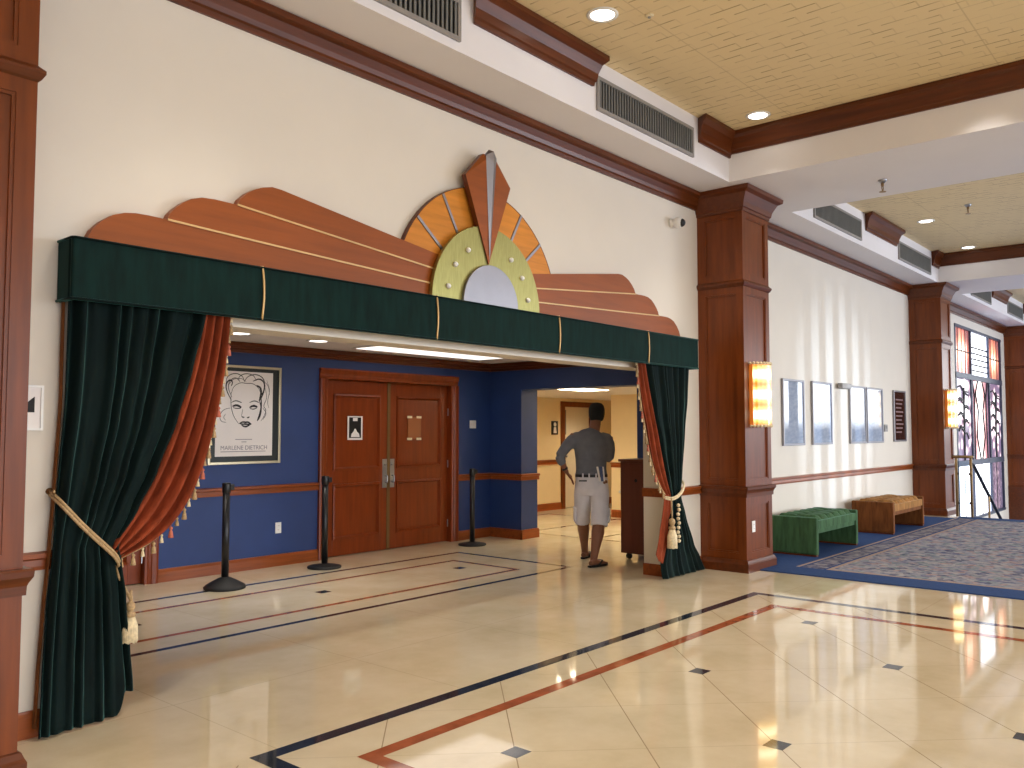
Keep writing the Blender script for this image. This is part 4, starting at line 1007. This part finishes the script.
for j in range(3):
    for i in range(3):
        a, b2 = wx[i]+b_*.5, wx[i+1]-b_*.5; c, d = wz[j]+.05, wz[j+1]-.05
        pn = MB().box(a, b2, YW+.03, YW+.04, c, d).build('stained_pane', PM[kinds[j][i]], r)
        m = MB(); xc = (a+b2)/2
        if j == 2 and i == 1:
            for q in range(5): m.box(a, b2, YW+.018, YW+.03, c+.10+.13*q, c+.135+.13*q)
        elif j == 2:
            for q in (.25, .5, .75): m.box(a+(b2-a)*q-.006, a+(b2-a)*q+.006, YW+.018, YW+.03, c, d)
            m.box(a, b2, YW+.018, YW+.03, (c+d)/2-.012, (c+d)/2+.012)
        elif kinds[j][i] == 'leaf':
            m.tube([(xc, YW+.022, c), (xc, YW+.022, c+.6), (xc+.05, YW+.022, d-.2)], .03, 6)
            for q in range(7):
                z = c+.55+.15*q; s = (-1)**q
                m.tube([(xc, YW+.022, z), (xc+s*.25, YW+.022, z+.05), (xc+s*.42, YW+.022, z-.08+.02*q)], .018, 6)
                m.tube([(xc, YW+.022, z+.06), (xc-s*.2, YW+.022, z+.16), (xc-s*.45, YW+.022, z+.12)], .018, 6)
        elif kinds[j][i] == 'flame':
            for s in (-1, 1):
                m.tube([(xc+s*.08, YW+.022, c), (xc+s*.38, YW+.022, c+.5), (xc+s*.22, YW+.022, c+1.1), (xc+s*.45, YW+.022, d-.3), (xc+s*.2, YW+.022, d)], .02, 6)
                m.tube([(xc+s*.6, YW+.022, c), (xc+s*.55, YW+.022, d-.4), (xc+s*.72, YW+.022, d)], .02, 6)
        else:
            m.box(xc-.015, xc+.015, YW+.018, YW+.03, c, d)
        m.build('leading', LEAD, pn)

# ------------------------------------------------------------------ person
HC = Vector((8.05, 5.75, 0)); RT = Vector((.651, -.759, 0)); FW = Vector((.759, .651, 0))
def W(r_, d_, z_): return tuple(HC + RT*r_ + FW*d_ + Vector((0, 0, z_)))
def body_tube(m, pts, rad, n=14): m.tube([W(*p) for p in pts], rad, n, flat=tuple(RT))
def remesh(o, vox, it=4):
    a = o.modifiers.new('skin_over', 'REMESH'); a.mode = 'VOXEL'; a.voxel_size = vox; a.use_smooth_shade = True
    s = o.modifiers.new('relax', 'SMOOTH'); s.iterations = it; s.factor = .5
t = thing('person', 'person in grey shirt and pale shorts seen from behind, hand on hip', 'person', (8.05, 5.75, 0))
m = MB()
# trunk (rounded at both ends), neck
body_tube(m, [(.035, .0, .80), (.035, .0, .86), (.035, 0, .95), (.03, .01, 1.05), (.03, .01, 1.18), (.038, 0, 1.32), (.042, -.01, 1.42), (.05, -.01, 1.475), (.06, -.005, 1.505)],
     [(.10, .07), (.165, .11), (.17, .115), (.152, .10), (.165, .108), (.192, .118), (.19, .105), (.13, .075), (.06, .055)], 20)
body_tube(m, [(.055, -.005, 1.46), (.075, .005, 1.53), (.088, .012, 1.60)], [(.074, .066), (.064, .062), (.062, .064)])
# head: stacked rings
body_tube(m, [(.09, .055, 1.555), (.09, .05, 1.575), (.092, .035, 1.61), (.095, .02, 1.66), (.098, .01, 1.70), (.10, .005, 1.745), (.10, .0, 1.78), (.10, .0, 1.80)],
     [(.025, .03), (.045, .055), (.06, .08), (.07, .093), (.074, .097), (.07, .092), (.05, .065), (.02, .03)], 18)
m.ball(W(.092, .128, 1.655), .016, 8, (1, 1, 1.6))                          # nose
m.ball(W(.092, .105, 1.705), .03, 8, (1.2, 1.2, .35))                        # brow
for s in (-1, 1): m.ball(W(.097+s*.076, .005, 1.67), .02, 8, (.7, .9, 1.5))  # ears
# legs
body_tube(m, [(-.055, .0, .92), (-.058, .05, .75), (-.062, .13, .52), (-.055, .15, .45), (-.045, .175, .36), (-.03, .235, .18), (-.022, .275, .09), (-.02, .285, .04)],
     [.098, .09, .068, .066, .070, .046, .040, .040])
body_tube(m, [(.125, -.01, .92), (.122, -.06, .75), (.112, -.14, .52), (.10, -.17, .45), (.085, -.215, .36), (.045, -.305, .18), (.025, -.345, .09), (.02, -.35, .04)],
     [.098, .09, .068, .066, .072, .047, .040, .040])
FEET = [((-.03, .25), Vector((.40, .92))), ((.012, -.385), Vector((.70, .72)))]
for (r_, d_), dr in FEET:
    dr = dr.normalized()
    m.tube([W(r_-dr.x*.045, d_-dr.y*.045, .045), W(r_+dr.x*.03, d_+dr.y*.03, .055), W(r_+dr.x*.11, d_+dr.y*.11, .042), W(r_+dr.x*.19, d_+dr.y*.19, .035)], [(.026, .03), (.036, .034), (.026, .042), (.016, .040)], 10, flat=(0, 0, 1))
    pv = Vector((-dr.y, dr.x))
    for q in range(5):
        o_ = (q-2)*.016; ln = .235 - abs(q-1.4)*.012
        m.tube([W(r_+dr.x*.17+pv.x*o_, d_+dr.y*.17+pv.y*o_, .034), W(r_+dr.x*ln+pv.x*o_, d_+dr.y*ln+pv.y*o_, .03)], [.011, .009], 6)
# left arm akimbo
body_tube(m, [(-.15, -.005, 1.435), (-.235, -.03, 1.34), (-.335, -.06, 1.205)], [.060, .052, .043])
body_tube(m, [(-.335, -.06, 1.205), (-.31, -.045, 1.15), (-.262, -.02, 1.045), (-.25, -.015, 1.02)], [.042, .041, .028, .028])
m.tube([W(-.255, -.018, 1.03), W(-.225, -.02, .985), W(-.195, -.025, .945)], [(.030, .018), (.040, .016), (.034, .014)], 10, flat=tuple(FW))
for q in range(4):
    d_ = -.062 + .024*q; m.tube([W(-.20, d_+.012, .955), W(-.178-.003*q, d_, .915), W(-.170-.002*q, d_-.004, .875+.006*abs(q-1.5))], [.0095, .009, .007], 7)
m.tube([W(-.235, .005, 1.0), W(-.205, .04, .985), W(-.185, .06, .965)], [.012, .010, .008], 7)
# right arm bent in front of the chest
body_tube(m, [(.225, -.005, 1.42), (.245, .03, 1.30), (.25, .08, 1.17)], [.060, .052, .043])
body_tube(m, [(.25, .08, 1.17), (.225, .15, 1.20), (.16, .26, 1.28), (.145, .28, 1.30)], [.042, .041, .028, .028])
m.tube([W(.15, .275, 1.295), W(.125, .30, 1.335), W(.11, .315, 1.37)], [(.030, .018), (.038, .016), (.034, .014)], 10, flat=tuple(FW))
for q in range(4):
    d_ = .285 + .023*q; m.tube([W(.112, d_, 1.365), W(.095, d_+.006, 1.40), W(.075, d_-.004, 1.425-.006*abs(q-1.5))], [.0095, .009, .007], 7)
m.tube([W(.14, .27, 1.32), W(.115, .255, 1.35), W(.095, .25, 1.375)], [.012, .010, .008], 7)
bd = m.build('body', SKIN, t); remesh(bd, .0065, 3)
for s in (-1, 1): MB().ball(W(.093+s*.03, .098, 1.685), .011, 10).build('eye', EYEW, bd, smooth=True)
MB().ball(W(.091, .118, 1.612), .018, 10, (1.2, 1.2, .35)).build('mouth', LIPS, bd, smooth=True)
# hair: short, covers crown and back of the head
m = MB()
body_tube(m, [(.095, -.035, 1.615), (.097, -.028, 1.65), (.098, -.012, 1.69), (.10, -.004, 1.74), (.10, -.002, 1.785), (.10, .0, 1.812), (.10, .0, 1.822)],
     [(.070, .05), (.085, .070), (.093, .090), (.093, .102), (.082, .092), (.058, .064), (.02, .024)], 18)
h = m.build('hair', HAIR, t); remesh(h, .008, 3)
# shirt
m = MB()
body_tube(m, [(.035, .0, .955), (.035, 0, .985), (.033, .005, 1.06), (.032, .005, 1.18), (.038, -.002, 1.32), (.043, -.012, 1.42), (.052, -.012, 1.478), (.062, -.005, 1.507)],
     [(.165, .118), (.185, .13), (.176, .122), (.182, .124), (.208, .133), (.205, .118), (.14, .085), (.066, .066)], 20)
body_tube(m, [(-.05, -.008, 1.42), (-.125, -.008, 1.405), (-.19, -.015, 1.375), (-.245, -.033, 1.325), (-.338, -.062, 1.205)], [.07, .085, .078, .066, .053])
body_tube(m, [(-.338, -.062, 1.21), (-.315, -.048, 1.15), (-.295, -.038, 1.115)], [.053, .053, .047])
body_tube(m, [(.14, -.008, 1.42), (.20, -.004, 1.395), (.235, .01, 1.34), (.25, .04, 1.27), (.252, .08, 1.17)], [.07, .085, .074, .066, .053])
body_tube(m, [(.252, .08, 1.175), (.225, .15, 1.20), (.195, .205, 1.24)], [.053, .053, .047])
s_ = m.build('shirt', SHIRT, t); remesh(s_, .010, 12)
# shorts
m = MB()
body_tube(m, [(.037, .0, .76), (.037, .0, .83), (.037, 0, .92), (.036, 0, 1.005)], [(.14, .11), (.192, .14), (.188, .138), (.178, .128)], 20)
body_tube(m, [(-.052, .0, .88), (-.056, .05, .75), (-.062, .115, .56), (-.060, .15, .425)], [(.105, .11), (.108, .112), (.094, .098), (.090, .094)])
body_tube(m, [(.125, -.005, .88), (.124, -.05, .75), (.116, -.125, .56), (.105, -.165, .425)], [(.105, .11), (.110, .112), (.100, .10), (.098, .098)])
sh = m.build('shorts', SHORTS, t); remesh(sh, .009, 4)
m = MB()
body_tube(m, [(.215, -.10, .62), (.212, -.13, .46)], [(.02, .055), (.018, .055)], 8); body_tube(m, [(-.150, .075, .62), (-.150, .115, .46)], [(.02, .055), (.018, .055)], 8)
m.build('cargo_pocket', SHORTS, sh, bevel=.004)
m = MB(); m.box(-.045, .045, -.004, .004, -.008, .008); 
for i_ in range(len(m.v)):
    x, y, z = m.v[i_]; m.v[i_] = W(-.075+x, -.137+y, .93+z)
m.build('pocket_welt', BELT, sh)
m = MB(); body_tube(m, [(.036, 0, .968), (.036, 0, 1.0)], [(.186, .136), (.184, .134)], 28); bl = m.build('belt', BELT, t)
m = MB()
for a in (235, 258, 282, 305, 20, 160):
    c, s = math.cos(math.radians(a)), math.sin(math.radians(a)); m.tube([W(.036+.19*c, .14*s, .955), W(.036+.19*c, .14*s, 1.012)], .009, 6)
m.build('belt_loop', SHORTS, bl)
# watch, sandals
m = MB(); m.tube([W(-.275, -.025, 1.072), W(-.266, -.021, 1.054)], .035, 14); m.build('wristband', BELT, t, smooth=True)
for (r_, d_), dr in FEET:
    dr = dr.normalized(); pv = Vector((-dr.y, dr.x)); m = MB()
    out = [(-.065, -.025), (-.075, 0), (-.065, .025), (0, .038), (.10, .045), (.19, .05), (.235, .03), (.245, 0), (.23, -.03), (.18, -.045), (.08, -.04), (0, -.036)]
    poly = [W(r_+dr.x*a+pv.x*b, d_+dr.y*a+pv.y*b, 0)[:2] for a, b in out]
    m.prism(poly, 'z', .002, .024); so = m.build('sandal', BELT, t, bevel=.005)
    m = MB()
    for s in (-1, 1):
        m.tube([W(r_+dr.x*.17, d_+dr.y*.17, .055), W(r_+dr.x*.12+pv.x*s*.035, d_+dr.y*.12+pv.y*s*.035, .066), W(r_+dr.x*.05+pv.x*s*.045, d_+dr.y*.05+pv.y*s*.045, .02)], .010, 6)
    m.build('strap', BELT, so, smooth=True)
# papers tucked at the back of the belt
def at_back(o_pts, mat, name, par):
    m = MB(); m.add([W(*p) for p in o_pts], [(0, 1, 2, 3), (7, 6, 5, 4), (0, 4, 5, 1), (1, 5, 6, 2), (2, 6, 7, 3), (3, 7, 4, 0)]); return m.build(name, mat, par)
t = thing('folded_leaflets', 'blue and white folded leaflets tucked into the back of the belt', 'leaflets', W(.13, -.14, .97))
for (r0, wd, sk, d0, mat) in ((.108, .022, -.03, -.139, PAPER), (.132, .028, -.02, -.142, BLUEPEN), (.162, .016, -.015, -.136, PAPER)):
    at_back([(r0+sk, d0, 1.09), (r0+sk+wd, d0, 1.09), (r0+wd, d0, .925), (r0, d0, .925), (r0+sk, d0-.006, 1.09), (r0+sk+wd, d0-.006, 1.09), (r0+wd, d0-.006, .925), (r0, d0-.006, .925)], mat, 'leaflet', t)

# ------------------------------------------------------------------ daylight and world
for x, e in ((-2.6, 220), (4.6, 200), (12.5, 290), (20.4, 900)): area(x, -8.85, 2.1, 6.6, 3.0, e, (.84, .89, 1.0), (math.radians(90), 0, 0), 'window_daylight')
wd = bpy.data.worlds.new('World'); S.world = wd; wd.use_nodes = True
nt = wd.node_tree; bg = nt.nodes['Background']
tc = N(nt, 'ShaderNodeTexCoord'); sx = N(nt, 'ShaderNodeSeparateXYZ'); L(nt, tc.outputs['Generated'], sx.inputs[0])
r = ramp(nt, [(0.0, (.05, .06, .075, 1)), (.485, (.26, .30, .36, 1)), (.497, (.03, .035, .045, 1)), (.502, (.03, .035, .045, 1)), (.506, (1.5, 1.55, 1.6, 1)), (.6, (1, 1.05, 1.1, 1)), (.75, (.8, .9, 1, 1))])
ma = N(nt, 'ShaderNodeMath', operation='MULTIPLY_ADD'); ma.inputs[1].default_value = .5; ma.inputs[2].default_value = .5
L(nt, sx.outputs[2], ma.inputs[0]); L(nt, ma.outputs[0], r.inputs['Fac']); L(nt, r.outputs['Color'], bg.inputs['Color']); bg.inputs['Strength'].default_value = 3.0

# added spot stands in for low outside light; unseen fins cut it into stripes
m = MB()
for i in range(15): x = 11.35 + .27*i; m.box(x-.065, x+.065, -8.98, -8.92, .5, 3.7)
o = m.build('stripe_fins', WFRAME); struct(o, 'added unseen fins that cut the spot into stripes')
ld = bpy.data.lights.new('stripe_spot', 'SPOT'); ld.energy = 19000; ld.color = (.60, .77, 1.0); ld.spot_size = math.radians(9.2); ld.spot_blend = 1.0; ld.shadow_soft_size = .05
lo = bpy.data.objects.new('stripe_spot', ld); COL.objects.link(lo); lo.location = (13.2, -22, .9)
lo.rotation_euler = (Vector((12.8, YW, 1.75)) - Vector(lo.location)).to_track_quat('-Z', 'Y').to_euler()

# ------------------------------------------------------------------ camera
cd = bpy.data.cameras.new('Camera'); cam = bpy.data.objects.new('Camera', cd); COL.objects.link(cam)
cam.location = (0, 0, 1.5); cd.sensor_width = 36; cd.lens = 853/1024*36; cd.clip_end = 200
yaw, pitch = math.radians(40.631), math.radians(3.12)
cam.rotation_euler = (PI/2 + pitch, 0, yaw - PI/2)
S.camera = cam
vs_ = S.view_settings; vs_.view_transform = 'Standard'; vs_.look = 'None'; vs_.gamma = 1; vs_.use_curve_mapping = False; vs_.exposure = 0.0
S.cycles.use_denoising = True; S.cycles.max_bounces = 10; S.cycles.diffuse_bounces = 6
S.cycles.sample_clamp_indirect = 4.0
for o in bpy.data.objects:
    if '_loc' in o: del o['_loc']
